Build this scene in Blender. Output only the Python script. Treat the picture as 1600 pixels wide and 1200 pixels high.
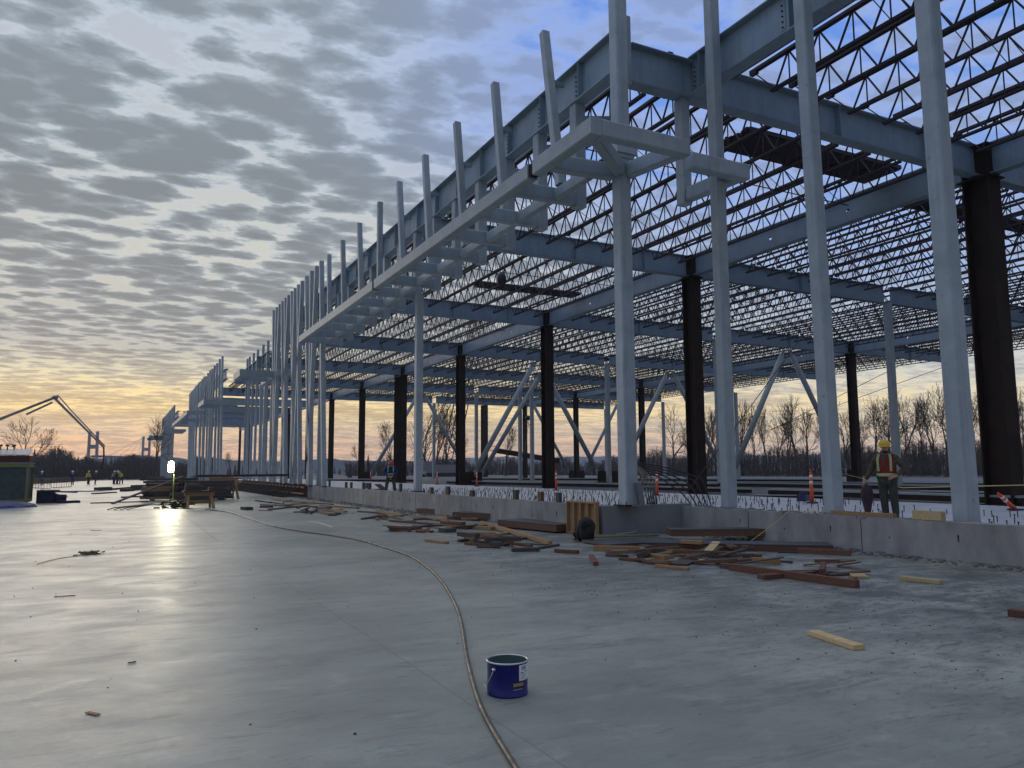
import bpy, math, random
from mathutils import Vector, Matrix
R = math.radians
random.seed(7)
for o in list(bpy.data.objects): bpy.data.objects.remove(o)
scene = bpy.context.scene
col = scene.collection

# ------------------------------------------------------------------ camera
# world axes: x runs into the building, y along its long front (away from the camera), z up; metres
CAM_ROT = Matrix(((0.891, -0.0445, -0.4518), (-0.4538, -0.1018, -0.8853), (-0.0066, 0.9938, -0.1109)))
def _ortho():
    f = 1204.0
    def ray(px, py): return Vector(((px-800)/f, -(py-600)/f, -1.0)).normalized()
    U = ray(185, 738); V = ray(3182, 720); V = (V-U*V.dot(U)).normalized(); Z = V.cross(U)
    return Matrix((V, U, Z))
CAM_ROT = _ortho()
EYE = Vector((0, 0, 1.6))
cd = bpy.data.cameras.new('camera'); cam = bpy.data.objects.new('camera', cd); col.objects.link(cam)
cd.sensor_width = 36; cd.lens = 1204.0/1600*36; cd.clip_start = 0.05; cd.clip_end = 9000
cam.matrix_world = Matrix.Translation(EYE) @ CAM_ROT.to_4x4()
scene.camera = cam
scene.render.resolution_x = 1024; scene.render.resolution_y = 768
scene.view_settings.view_transform = 'Standard'; scene.view_settings.look = 'None'
scene.view_settings.exposure = 0.17; scene.view_settings.gamma = 1

def ray(px, py): return CAM_ROT @ Vector(((px-800)/1204.0, -(py-600)/1204.0, -1.0)).normalized()
def G(px, py, z=0.0):
    d = ray(px, py); t = (z-EYE.z)/d.z
    return Vector((d.x*t, d.y*t, z))
def AT(px, py, dist):          # point seen at a given horizontal distance
    d = ray(px, py); t = dist/math.hypot(d.x, d.y)
    return EYE + d*t

# ------------------------------------------------------------------ world and sun
SUN_AZ = ray(60, 735); SUN_AZ.z = 0; SUN_AZ.normalize()
SUN_EL = R(3.0)
def build_world():
    w = bpy.data.worlds.new("World"); scene.world = w; w.use_nodes = True
    nt = w.node_tree; N = nt.nodes; L = nt.links; N.clear()
    def n(t, **k):
        x = N.new(t)
        for a, b in k.items(): setattr(x, a, b)
        return x
    def val(sock, v):
        if isinstance(v, (int, float)): sock.default_value = v
        else: L.new(v, sock)
    def M(op, a, b=0.0, c=0.0, clamp=False):
        x = n('ShaderNodeMath', operation=op, use_clamp=clamp); val(x.inputs[0], a); val(x.inputs[1], b); val(x.inputs[2], c); return x.outputs[0]
    def ramp(fac, pts, interp='LINEAR'):
        x = n('ShaderNodeValToRGB'); x.color_ramp.interpolation = interp; e = x.color_ramp.elements
        while len(e) < len(pts): e.new(0.5)
        for i, (p, c) in enumerate(pts): e[i].position = p; e[i].color = (c[0], c[1], c[2], 1)
        L.new(fac, x.inputs[0]); return x.outputs[0]
    def mix(f, a, b, t='MIX'):
        x = n('ShaderNodeMix', data_type='RGBA', blend_type=t); val(x.inputs[0], f)
        for i, s in ((6, a), (7, b)):
            if isinstance(s, tuple): x.inputs[i].default_value = (*s, 1)
            else: L.new(s, x.inputs[i])
        return x.outputs[2]
    tc = n('ShaderNodeTexCoord'); sep = n('ShaderNodeSeparateXYZ'); L.new(tc.outputs['Generated'], sep.inputs[0])
    X, Y, Z = sep.outputs
    zc = M('MAXIMUM', Z, 0.0)
    zs = M('SQRT', zc)                                   # more ramp resolution near the horizon
    h = M('SQRT', M('ADD', M('MULTIPLY', X, X), M('MULTIPLY', Y, Y)))
    az = M('DIVIDE', M('ADD', M('MULTIPLY', X, SUN_AZ.x), M('MULTIPLY', Y, SUN_AZ.y)), M('MAXIMUM', h, 0.001))
    warm = n('ShaderNodeMapRange', interpolation_type='SMOOTHSTEP'); L.new(az, warm.inputs[0]); warm.inputs[2].default_value = 0.99
    wl = n('ShaderNodeMapRange'); L.new(Z, wl.inputs[0]); wl.inputs[1].default_value = .08; wl.inputs[2].default_value = .40; wl.inputs[3].default_value = .15; wl.inputs[4].default_value = .80; L.new(wl.outputs[0], warm.inputs[1])
    warm = warm.outputs[0]
    s = lambda z: math.sqrt(z)
    gap_w = ramp(zs, [(0, (.50,.38,.31)), (s(.018), (1.0,.58,.30)), (s(.038), (1.12,.62,.26)), (s(.056), (.92,.66,.34)), (s(.082), (1.12,.80,.28)), (s(.112), (.80,.70,.42)), (s(.145), (.50,.50,.44)), (s(.26), (.58,.58,.53)), (s(.40), (.50,.53,.57)), (s(.60), (.42,.48,.60)), (s(.85), (.9,.9,.9))])  # top stop of all four ramps: added unseen overhead brightness lighting the slab
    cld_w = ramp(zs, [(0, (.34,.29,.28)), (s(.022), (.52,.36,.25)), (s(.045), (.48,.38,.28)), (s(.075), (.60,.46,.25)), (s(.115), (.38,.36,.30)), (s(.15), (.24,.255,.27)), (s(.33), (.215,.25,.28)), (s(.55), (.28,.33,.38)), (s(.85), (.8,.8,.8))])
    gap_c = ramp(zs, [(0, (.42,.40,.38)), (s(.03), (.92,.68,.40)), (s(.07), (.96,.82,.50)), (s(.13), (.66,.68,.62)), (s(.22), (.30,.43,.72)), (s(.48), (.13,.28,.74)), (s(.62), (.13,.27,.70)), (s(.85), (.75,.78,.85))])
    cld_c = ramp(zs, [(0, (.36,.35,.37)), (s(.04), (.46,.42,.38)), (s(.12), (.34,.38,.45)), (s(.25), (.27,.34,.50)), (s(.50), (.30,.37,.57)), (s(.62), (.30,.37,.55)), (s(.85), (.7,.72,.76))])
    # a cloud sheet at constant height, seen in perspective
    den = M('ADD', zc, 0.055)
    cu = M('DIVIDE', X, den); cv = M('DIVIDE', Y, den)
    cmb = n('ShaderNodeCombineXYZ'); L.new(cu, cmb.inputs[0]); L.new(cv, cmb.inputs[1])
    mp = n('ShaderNodeMapping'); L.new(cmb.outputs[0], mp.inputs[0]); mp.inputs['Rotation'].default_value = (0, 0, R(24)); mp.inputs['Scale'].default_value = (0.85, 1.2, 1)
    def noise(scale, detail, rough, dist=0.0, off=0.0):
        x = n('ShaderNodeTexNoise'); x.inputs['Scale'].default_value = scale; x.inputs['Detail'].default_value = detail
        x.inputs['Roughness'].default_value = rough; x.inputs['Distortion'].default_value = dist
        a = n('ShaderNodeVectorMath', operation='ADD'); L.new(mp.outputs[0], a.inputs[0]); a.inputs[1].default_value = (off, off*1.7, off*0.3)
        L.new(a.outputs[0], x.inputs['Vector']); return x.outputs[0]
    n1 = noise(7.0, 8, .58, .25, 3.1); n2 = noise(1.3, 3, .5, 0, 9.4); n3 = noise(22.0, 8, .68, .3, 1.2)
    def sstep0(x, a, b):
        m = n('ShaderNodeMapRange', interpolation_type='SMOOTHSTEP'); L.new(x, m.inputs[0]); m.inputs[1].default_value = a; m.inputs[2].default_value = b; return m.outputs[0]
    # puffs: rounded cells with bright seams between them
    wn = n('ShaderNodeTexNoise'); wn.inputs['Scale'].default_value = 6.5; wn.inputs['Detail'].default_value = 7; wn.inputs['Roughness'].default_value = .6; L.new(mp.outputs[0], wn.inputs['Vector'])
    wa = n('ShaderNodeVectorMath', operation='MULTIPLY_ADD'); L.new(wn.outputs['Color'], wa.inputs[0]); wa.inputs[1].default_value = (.22,.22,0); L.new(mp.outputs[0], wa.inputs[2])
    vo = n('ShaderNodeTexVoronoi'); vo.feature = 'SMOOTH_F1'; vo.voronoi_dimensions = '2D'; vo.inputs['Scale'].default_value = 7.2; vo.inputs['Smoothness'].default_value = .35; vo.inputs['Randomness'].default_value = .9; L.new(wa.outputs[0], vo.inputs['Vector'])
    puff = M('MULTIPLY', M('SUBTRACT', .62, vo.outputs['Distance']), .62)
    dens = M('ADD', M('ADD', M('MULTIPLY', n1, .62), M('MULTIPLY', n2, .50)), M('ADD', M('MULTIPLY', n3, .34), M('MULTIPLY', puff, sstep0(Z, .03, .20))))
    cover = M('ADD', M('SUBTRACT', dens, .015), M('ADD', M('MULTIPLY', warm, .06), M('MULTIPLY', M('SUBTRACT', 1.0, sstep0(Z, .02, .16)), .10)))
    def sstep(x, a, b):
        m = n('ShaderNodeMapRange', interpolation_type='SMOOTHSTEP'); L.new(x, m.inputs[0]); m.inputs[1].default_value = a; m.inputs[2].default_value = b; return m.outputs[0]
    thick = sstep(cover, .66, .88); core = sstep(cover, .78, 1.05); thickc = sstep(cover, .76, .98)
    veil = sstep(cover, .58, .80)
    tone = n('ShaderNodeMapRange'); L.new(core, tone.inputs[0]); tone.inputs[3].default_value = 1.35; tone.inputs[4].default_value = .84
    tn = n('ShaderNodeCombineXYZ'); [L.new(tone.outputs[0], tn.inputs[i_]) for i_ in range(3)]
    cld_w = mix(1.0, cld_w, tn.outputs[0], 'MULTIPLY'); cld_c = mix(1.0, cld_c, tn.outputs[0], 'MULTIPLY')
    # cold half: blue sky, thin lilac veil, then thicker cloud
    cold = mix(M('MULTIPLY', veil, .34), gap_c, mix(.5, cld_c, (.55, .62, .84)))
    cold = mix(M('MULTIPLY', thickc, .60), cold, cld_c)
    rim = M('MULTIPLY', M('MULTIPLY', thick, M('SUBTRACT', 1.0, thick)), .75)
    rk = n('ShaderNodeCombineXYZ'); rv_ = M('ADD', 1.0, rim); [L.new(rv_, rk.inputs[i_]) for i_ in range(3)]
    warmc = mix(1.0, mix(M('MULTIPLY', thick, .92), gap_w, cld_w), rk.outputs[0], 'MULTIPLY')
    skyc = mix(warm, cold, warmc)
    back = n('ShaderNodeMapRange', interpolation_type='SMOOTHSTEP'); L.new(az, back.inputs[0]); back.inputs[1].default_value = -.75; back.inputs[2].default_value = .25; back.inputs[3].default_value = .60; back.inputs[4].default_value = 1.0  # unseen sky behind the camera, dimmed to shape the light on the steel
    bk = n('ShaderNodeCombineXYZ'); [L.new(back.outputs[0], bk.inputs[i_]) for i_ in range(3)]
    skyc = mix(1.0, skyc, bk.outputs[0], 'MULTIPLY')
    # ground half of the sphere
    below = n('ShaderNodeMapRange'); L.new(Z, below.inputs[0]); below.inputs[1].default_value = -0.02; below.inputs[2].default_value = 0.0
    skyc = mix(below.outputs[0], (.10, .10, .12), skyc)
    st = n('ShaderNodeTexSky', sky_type='NISHITA'); st.sun_disc = False; st.sun_elevation = SUN_EL
    st.sun_rotation = math.atan2(SUN_AZ.x, SUN_AZ.y)
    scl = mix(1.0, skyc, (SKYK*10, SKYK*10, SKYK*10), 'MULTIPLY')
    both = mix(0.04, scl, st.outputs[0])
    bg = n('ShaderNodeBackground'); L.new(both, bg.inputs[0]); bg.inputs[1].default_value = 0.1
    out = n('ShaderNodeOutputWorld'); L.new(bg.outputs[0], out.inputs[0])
SKYK = 1.0
build_world()
sl = bpy.data.lights.new('sun', 'SUN'); sl.energy = 0.5; sl.angle = R(25); sl.color = (1.0, .86, .70)
so = bpy.data.objects.new('sun', sl); col.objects.link(so); so.location = (-20, 60, 30)
sdir = Vector((SUN_AZ.x*math.cos(SUN_EL+R(4)), SUN_AZ.y*math.cos(SUN_EL+R(4)), math.sin(SUN_EL+R(4))))
so.rotation_euler = sdir.to_track_quat('Z', 'Y').to_euler()

# ------------------------------------------------------------------ materials
def mat(name, base, rough=.6, metal=0.0, var=None, vscale=2.0, vdetail=4, stretch=None, bump=0.0, bscale=20, rvar=0.0, extra=None, spec=.5):
    m = bpy.data.materials.new(name); m.use_nodes = True; nt = m.node_tree; N = nt.nodes; L = nt.links
    b = N['Principled BSDF']; b.inputs['Base Color'].default_value = (*base, 1); b.inputs['Roughness'].default_value = rough; b.inputs['Metallic'].default_value = metal
    b.inputs['Specular IOR Level'].default_value = spec
    tc = N.new('ShaderNodeTexCoord'); mp = N.new('ShaderNodeMapping'); L.new(tc.outputs['Object'], mp.inputs[0])
    oi = N.new('ShaderNodeObjectInfo'); vm = N.new('ShaderNodeVectorMath'); vm.operation = 'ADD'
    sc = N.new('ShaderNodeVectorMath'); sc.operation = 'SCALE'; sc.inputs[3].default_value = 37.0
    cb = N.new('ShaderNodeCombineXYZ'); L.new(oi.outputs['Random'], cb.inputs[0]); L.new(oi.outputs['Random'], cb.inputs[1]); L.new(cb.outputs[0], sc.inputs[0])
    L.new(mp.outputs[0], vm.inputs[0]); L.new(sc.outputs[0], vm.inputs[1]); vec = vm.outputs[0]
    if stretch: mp.inputs['Scale'].default_value = stretch
    if var or rvar:
        nz = N.new('ShaderNodeTexNoise'); nz.inputs['Scale'].default_value = vscale; nz.inputs['Detail'].default_value = vdetail; nz.inputs['Roughness'].default_value = .62
        L.new(vec, nz.inputs['Vector'])
        mr = N.new('ShaderNodeMapRange'); L.new(nz.outputs[0], mr.inputs[0]); mr.inputs[1].default_value = .32; mr.inputs[2].default_value = .68
    if var:
        mx = N.new('ShaderNodeMix'); mx.data_type = 'RGBA'; L.new(mr.outputs[0], mx.inputs[0]); mx.inputs[6].default_value = (*base, 1); mx.inputs[7].default_value = (*var, 1)
        hs = N.new('ShaderNodeHueSaturation'); L.new(mx.outputs[2], hs.inputs['Color'])
        rv = N.new('ShaderNodeMapRange'); L.new(oi.outputs['Random'], rv.inputs[0]); rv.inputs[3].default_value = .88; rv.inputs[4].default_value = 1.12
        L.new(rv.outputs[0], hs.inputs['Value']); L.new(hs.outputs[0], b.inputs['Base Color'])
    if extra:
        n2 = N.new('ShaderNodeTexNoise'); n2.inputs['Scale'].default_value = 5.5; n2.inputs['Detail'].default_value = 9; n2.inputs['Roughness'].default_value = .72; L.new(vec, n2.inputs['Vector'])
        m2 = N.new('ShaderNodeMapRange'); L.new(n2.outputs[0], m2.inputs[0]); m2.inputs[1].default_value = .62; m2.inputs[2].default_value = .70; m2.inputs[4].default_value = .75
        sm_ = N.new('ShaderNodeMapping'); sm_.inputs['Scale'].default_value = (7,7,.5); L.new(vec, sm_.inputs[0])
        n3 = N.new('ShaderNodeTexNoise'); n3.inputs['Scale'].default_value = 1.3; n3.inputs['Detail'].default_value = 6; L.new(sm_.outputs[0], n3.inputs['Vector'])
        m3 = N.new('ShaderNodeMapRange'); L.new(n3.outputs[0], m3.inputs[0]); m3.inputs[1].default_value = .52; m3.inputs[2].default_value = .74; m3.inputs[4].default_value = .45
        x2 = N.new('ShaderNodeMix'); x2.data_type = 'RGBA'; L.new(m2.outputs[0], x2.inputs[0]); L.new(hs.outputs[0], x2.inputs[6]); x2.inputs[7].default_value = (*extra, 1)
        x3 = N.new('ShaderNodeMix'); x3.data_type = 'RGBA'; L.new(m3.outputs[0], x3.inputs[0]); L.new(x2.outputs[2], x3.inputs[6]); x3.inputs[7].default_value = (base[0]*.6, base[1]*.58, base[2]*.55, 1)
        L.new(x3.outputs[2], b.inputs['Base Color'])
    if rvar:
        r2 = N.new('ShaderNodeMapRange'); L.new(mr.outputs[0], r2.inputs[0]); r2.inputs[3].default_value = rough-rvar; r2.inputs[4].default_value = rough+rvar; L.new(r2.outputs[0], b.inputs['Roughness'])
    if bump:
        nb = N.new('ShaderNodeTexNoise'); nb.inputs['Scale'].default_value = bscale; nb.inputs['Detail'].default_value = 4; L.new(vec, nb.inputs['Vector'])
        bp = N.new('ShaderNodeBump'); bp.inputs['Strength'].default_value = bump; bp.inputs['Distance'].default_value = .02; L.new(nb.outputs[0], bp.inputs['Height']); L.new(bp.outputs[0], b.inputs['Normal'])
    return m
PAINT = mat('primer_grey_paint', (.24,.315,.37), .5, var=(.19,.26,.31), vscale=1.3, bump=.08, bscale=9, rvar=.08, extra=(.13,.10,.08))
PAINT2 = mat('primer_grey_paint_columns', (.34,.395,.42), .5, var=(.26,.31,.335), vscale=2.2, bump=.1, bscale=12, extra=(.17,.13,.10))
RUST = mat('dark_mill_steel', (.010,.007,.006), .75, var=(.032,.015,.009), vscale=1.5, bump=.15, spec=.3)
JOIST = mat('dark_joist_primer', (.020,.017,.026), .6, var=(.034,.024,.028), vscale=3, spec=.3)
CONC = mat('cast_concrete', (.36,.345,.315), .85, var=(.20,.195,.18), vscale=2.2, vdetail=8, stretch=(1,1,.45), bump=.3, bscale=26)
CONCD = mat('dark_concrete', (.22,.23,.23), .8, var=(.16,.17,.17), vscale=1.4, vdetail=7, bump=.25, bscale=30)  # darker copy of the concrete; on the wall return it paints in shade
DECK = mat('galvanised_deck', (.62,.63,.64), .42, .35, var=(.48,.49,.50), vscale=1.5, rvar=.1)
SOIL = mat('dark_ground', (.05,.045,.04), .9, var=(.10,.085,.07), vscale=.15, vdetail=6, bump=.4, bscale=2)
FLOOR = mat('dark_subfloor', (.045,.046,.05), .6, var=(.09,.09,.095), vscale=.3)
WOODS = [mat('fir_wood_tan', (.36,.22,.10), .75, var=(.24,.14,.065), vscale=6, stretch=(1,6,6), bump=.1),
         mat('wet_brown_wood', (.16,.075,.035), .7, var=(.09,.042,.022), vscale=6, stretch=(1,6,6), bump=.1),
         mat('red_form_wood', (.15,.062,.032), .75, var=(.09,.036,.02), vscale=6, stretch=(1,6,6)),
         mat('weathered_grey_wood', (.085,.07,.06), .8, var=(.05,.042,.038), vscale=6, stretch=(1,6,6)),
         mat('pale_new_wood', (.55,.42,.22), .75, var=(.42,.30,.15), vscale=6, stretch=(1,6,6))]
PLYD = mat('dark_form_plywood', (.045,.046,.05), .42, var=(.07,.068,.065), vscale=2, rvar=.1)
PLYT = mat('tan_form_plywood', (.34,.21,.10), .7, var=(.26,.15,.07), vscale=3)
ORANGE = mat('safety_orange_plastic', (.75,.09,.02), .5)
WHITE = mat('reflective_white', (.75,.75,.73), .4)
BLACK = mat('black_rubber', (.015,.015,.017), .55)
BLUE = mat('blue_enamel', (.004,.006,.19), .36, rvar=.1, var=(.004,.005,.11), vscale=14)
BLUEC = mat('blue_fabric', (.012,.025,.14), .85, var=(.008,.015,.08), vscale=9)
TARP = mat('blue_tarpaulin', (.008,.018,.14), .5, var=(.006,.012,.09), vscale=3)
METAL = mat('galvanised_wire', (.55,.55,.55), .35, .8)
INNER = mat('bucket_inside', (.07,.12,.11), .35)
HOSE = mat('dirty_rubber_hose', (.13,.115,.09), .48, var=(.07,.062,.05), vscale=9, rvar=.12)
YELLOW = mat('hard_hat_yellow', (.62,.42,.02), .35)
REDV = mat('red_vest_fabric', (.22,.014,.008), .85, var=(.14,.01,.006), vscale=9)
LIME = mat('lime_reflective_tape', (.36,.48,.22), .6)
CAMO = mat('olive_jacket_fabric', (.035,.032,.02), .9, var=(.11,.09,.055), vscale=16, bump=.5, bscale=14)
TROUS = mat('dark_work_trousers', (.03,.034,.028), .9, var=(.06,.06,.045), vscale=14, bump=.5, bscale=12)
SKIN = mat('skin', (.45,.26,.18), .55)
ROPE = mat('yellow_cord', (.60,.50,.20), .7)
BARK = mat('bare_bark', (.045,.036,.03), .9, var=(.075,.06,.05), vscale=3)
TWIG = mat('bare_twigs', (.06,.045,.036), .9)
CONIF = mat('evergreen_mass', (.022,.032,.030), .9, var=(.045,.055,.055), vscale=.08)
HILL = mat('far_wooded_hill', (.05,.065,.09), .95, var=(.075,.09,.11), vscale=.01)  # distance haze is put into the hill colour as blue
GREENF = mat('yellow_green_frame', (.16,.17,.05), .6)
NET = mat('dark_green_netting', (.03,.05,.05), .7, var=(.06,.085,.085), vscale=4)
REDBR = mat('rusty_red_board', (.07,.022,.014), .8)
CRANE = mat('crane_paint', (.25,.25,.26), .5)
DUST = mat('spilled_grout', (.16,.15,.13), .9)
PURPLE = mat('maroon_canvas', (.06,.028,.035), .85, var=(.03,.016,.02), vscale=8)

def slab_material():
    m = bpy.data.materials.new('troweled_slab'); m.use_nodes = True; nt = m.node_tree; N = nt.nodes; L = nt.links; b = N['Principled BSDF']
    tc = N.new('ShaderNodeTexCoord')
    def mapn(scale, rot=0, loc=(0,0,0)):
        x = N.new('ShaderNodeMapping'); x.inputs['Scale'].default_value = scale; x.inputs['Rotation'].default_value = (0,0,rot); x.inputs['Location'].default_value = loc
        L.new(tc.outputs['Object'], x.inputs[0]); return x.outputs[0]
    def noise(v, s, d=5, r=.6, dist=0):
        x = N.new('ShaderNodeTexNoise'); x.inputs['Scale'].default_value = s; x.inputs['Detail'].default_value = d; x.inputs['Roughness'].default_value = r; x.inputs['Distortion'].default_value = dist
        L.new(v, x.inputs['Vector']); return x.outputs[0]
    def mr(x, a, b_, c=0., d=1.):
        y = N.new('ShaderNodeMapRange'); L.new(x, y.inputs[0]); y.inputs[1].default_value = a; y.inputs[2].default_value = b_; y.inputs[3].default_value = c; y.inputs[4].default_value = d; return y.outputs[0]
    def mul(a, b_, op='MULTIPLY'):
        y = N.new('ShaderNodeMath'); y.operation = op
        for i, s in enumerate((a, b_)):
            if isinstance(s, float): y.inputs[i].default_value = s
            else: L.new(s, y.inputs[i])
        return y.outputs[0]
    def mix(f, a, b_):
        y = N.new('ShaderNodeMix'); y.data_type = 'RGBA'; L.new(f, y.inputs[0])
        for i, s in ((6, a), (7, b_)):
            if isinstance(s, tuple): y.inputs[i].default_value = (*s, 1)
            else: L.new(s, y.inputs[i])
        return y.outputs[2]
    big = noise(mapn((1,1,1)), .35, 5, .55)
    streak = noise(mapn((.7, 1.9, 1), R(-50)), 1.9, 7, .66, .8)     # trowel passes
    fine = noise(mapn((1,1,1)), 22, 4, .6)
    c = mix(mr(big, .35, .65), (.205,.22,.195), (.35,.368,.322))
    c = mix(mul(mr(streak, .45, .75), .5), c, (.17,.172,.165))
    c = mix(mul(mr(fine, .55, .8), .25), c, (.45,.45,.43))
    # fine scratches and small dark drips left by the trowel and boots
    scr = noise(mapn((.9, 6, 1), R(-27)), 4.5, 9, .74, .7)
    c = mix(mul(mr(scr, .585, .625), .50), c, (.10,.105,.105))
    scr2 = noise(mapn((.5, 2.6, 1), R(-30), (9, 4, 0)), 1.5, 10, .74, .9)
    c = mix(mul(mr(scr2, .56, .60), .40), c, (.12,.125,.125))
    lite = noise(mapn((.9, 1.4, 1), R(-24), (2, 7, 0)), 1.7, 10, .72, .6)
    c = mix(mul(mr(lite, .54, .66), .25), c, (.48,.48,.45))
    # long faint saw-cut and pour lines across the slab
    sp = N.new('ShaderNodeSeparateXYZ'); L.new(tc.outputs['Object'], sp.inputs[0])
    for axis, step in ((0, 6.1), (1, 7.3)):
        wob = mul(mul(noise(mapn((1,1,1)), .8, 3, .5), .05), sp.outputs[axis], 'ADD')
        fr = mul(mul(wob, 1.0/step), 1.0, 'MODULO'); ab = mul(fr, .37, 'SUBTRACT'); aa = mul(ab, 0.0, 'ABSOLUTE')
        c = mix(mul(mr(aa, .0014, .0006), .45), c, (.10,.10,.10))
    # mud stains where people walked, near the wall
    sep = N.new('ShaderNodeSeparateXYZ'); L.new(tc.outputs['Object'], sep.inputs[0])
    zone = mul(mr(sep.outputs[0], 3.2, 8.5), mr(sep.outputs[1], 34., 12.))
    mud = noise(mapn((1, 1.6, 1), R(20)), 1.1, 8, .68, .5)
    c = mix(mul(mul(mr(mud, .42, .60), zone), .85), c, (.085,.085,.075))
    spl = noise(mapn((1, 2.4, 1), R(-35)), 5.5, 5, .7, .8)
    c = mix(mul(mul(mr(spl, .54, .61), zone), .8), c, (.06,.058,.055))
    # rust coloured spills
    spill = noise(mapn((.6, 2.5, 1), R(-30), (5.3, 2, 0)), 1.3, 3, .5)
    c = mix(mul(mr(spill, .715, .77), .6), c, (.20,.13,.07))
    L.new(c, b.inputs['Base Color'])
    rn = noise(mapn((.8, 1.2, 1), R(-38)), 1.3, 6, .65, .6)
    L.new(mr(mul(mul(rn, .7), mul(fine, .3), 'ADD'), .38, .62, .37, .50), b.inputs['Roughness'])
    b.inputs['Specular IOR Level'].default_value = .36
    bp = N.new('ShaderNodeBump'); bp.inputs['Strength'].default_value = .25; bp.inputs['Distance'].default_value = .006
    L.new(mul(mul(scr, .5), mul(fine, .5), 'ADD'), bp.inputs['Height']); L.new(bp.outputs[0], b.inputs['Normal'])
    return m
SLAB = slab_material()

# ------------------------------------------------------------------ mesh builder
def _frame(d, up):
    d = d.normalized(); up = Vector(up)
    s = d.cross(up)
    if s.length < 1e-4: s = d.cross(Vector((0, 1, 0)))
    if s.length < 1e-4: s = d.cross(Vector((1, 0, 0)))
    s.normalize(); u = s.cross(d).normalized(); return s, u
class MB:
    def __init__(self): self.v = []; self.f = []
    def prof(self, p0, p1, pts, up=(0,0,1), pts1=None):
        p0 = Vector(p0); p1 = Vector(p1); s, u = _frame(p1-p0, up); k = len(self.v); n = len(pts); pts1 = pts1 or pts
        for p, q in ((p0, pts), (p1, pts1)):
            for a, b in q: self.v.append(p+s*a+u*b)
        for i in range(n):
            j = (i+1) % n; self.f.append((k+i, k+n+i, k+n+j, k+j))
        self.f.append(tuple(range(k, k+n))); self.f.append(tuple(range(k+2*n-1, k+n-1, -1)))
        return self
    def beam(self, p0, p1, w, h, up=(0,0,1), c=0.0):
        a, b = w/2, h/2
        if c: pts = [(-a+c,-b),(a-c,-b),(a,-b+c),(a,b-c),(a-c,b),(-a+c,b),(-a,b-c),(-a,-b+c)]
        else: pts = [(-a,-b),(a,-b),(a,b),(-a,b)]
        return self.prof(p0, p1, pts, up)
    def box(self, c, s, rz=0.0):
        c = Vector(c); d = Vector((math.cos(rz), math.sin(rz), 0))*s[0]/2
        return self.beam(c-d, c+d, s[1], s[2])
    def rod(self, p0, p1, r, n=6, r1=None):
        P = [(math.cos(2*math.pi*i/n), math.sin(2*math.pi*i/n)) for i in range(n)]
        r1 = r if r1 is None else r1
        return self.prof(p0, p1, [(a*r, b*r) for a, b in P], (0,0,1), [(a*r1, b*r1) for a, b in P])
    def tube(self, pts, r, n=8, cap=True):
        pts = [Vector(p) for p in pts]; m = len(pts); k = len(self.v); rr = r if isinstance(r, (list, tuple)) else [r]*m
        for i, p in enumerate(pts):
            d = (pts[min(i+1, m-1)]-pts[max(i-1, 0)]); s, u = _frame(d, (0.01, 0.02, 1))
            for j in range(n):
                a = 2*math.pi*j/n; self.v.append(p+s*math.cos(a)*rr[i]+u*math.sin(a)*rr[i])
        for i in range(m-1):
            for j in range(n):
                q = (j+1) % n; self.f.append((k+i*n+j, k+(i+1)*n+j, k+(i+1)*n+q, k+i*n+q))
        if cap: self.f.append(tuple(range(k, k+n))); self.f.append(tuple(range(k+m*n-1, k+(m-1)*n-1, -1)))
        return self
    def lathe(self, c, prof, n=24):
        c = Vector(c); k = len(self.v)
        for r, z in prof:
            for j in range(n): a = 2*math.pi*j/n; self.v.append(c+Vector((r*math.cos(a), r*math.sin(a), z)))
        for i in range(len(prof)-1):
            for j in range(n): q = (j+1) % n; self.f.append((k+i*n+j, k+i*n+q, k+(i+1)*n+q, k+(i+1)*n+j))
        return self
    def quad(self, *p):
        k = len(self.v); self.v += [Vector(x) for x in p]; self.f.append(tuple(range(k, k+len(p)))); return self
    def slabpoly(self, pts, z0, z1):
        k = len(self.v); n = len(pts)
        for z in (z0, z1):
            for p in pts: self.v.append(Vector((p[0], p[1], z)))
        for i in range(n): j = (i+1) % n; self.f.append((k+i, k+j, k+n+j, k+n+i))
        self.f.append(tuple(range(k+n-1, k-1, -1))); self.f.append(tuple(range(k+n, k+2*n))); return self
    def mesh(self, name, m, o=Vector((0,0,0)), smooth=False):
        me = bpy.data.meshes.new(name); me.from_pydata([tuple(x-o) for x in self.v], [], self.f); me.materials.append(m)
        if smooth: me.polygons.foreach_set('use_smooth', [True]*len(me.polygons))
        me.update(); return me
def props(o, label=None, cat=None, group=None, kind=None):
    if label: o['label'] = label
    if cat: o['category'] = cat
    if group: o['group'] = group
    if kind: o['kind'] = kind
    return o
def thing(name, label, cat, loc, group=None):
    o = bpy.data.objects.new(name, None); col.objects.link(o); o.location = Vector(loc); o.empty_display_size = .2
    return props(o, label, cat, group)
def wloc(o):
    v = Vector((0,0,0))
    while o is not None: v += o.location; o = o.parent
    return v
def part(name, mb, m, parent, smooth=False, label=None):
    o = bpy.data.objects.new(name, mb.mesh(name, m, wloc(parent), smooth)); col.objects.link(o); o.parent = parent
    if label: o['label'] = label
    return o
def solo(name, mb, m, label, cat, loc=None, group=None, kind=None, smooth=False):
    loc = Vector(loc) if loc is not None else (mb.v[0].copy() if kind is None else Vector((0,0,0)))
    o = bpy.data.objects.new(name, mb.mesh(name, m, loc, smooth)); col.objects.link(o); o.location = loc
    return props(o, label, cat, group, kind)
def struct(name, mb, m, smooth=False, kind='structure'):
    o = bpy.data.objects.new(name, mb.mesh(name, m, smooth=smooth)); col.objects.link(o); o['kind'] = kind; return o
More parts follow.
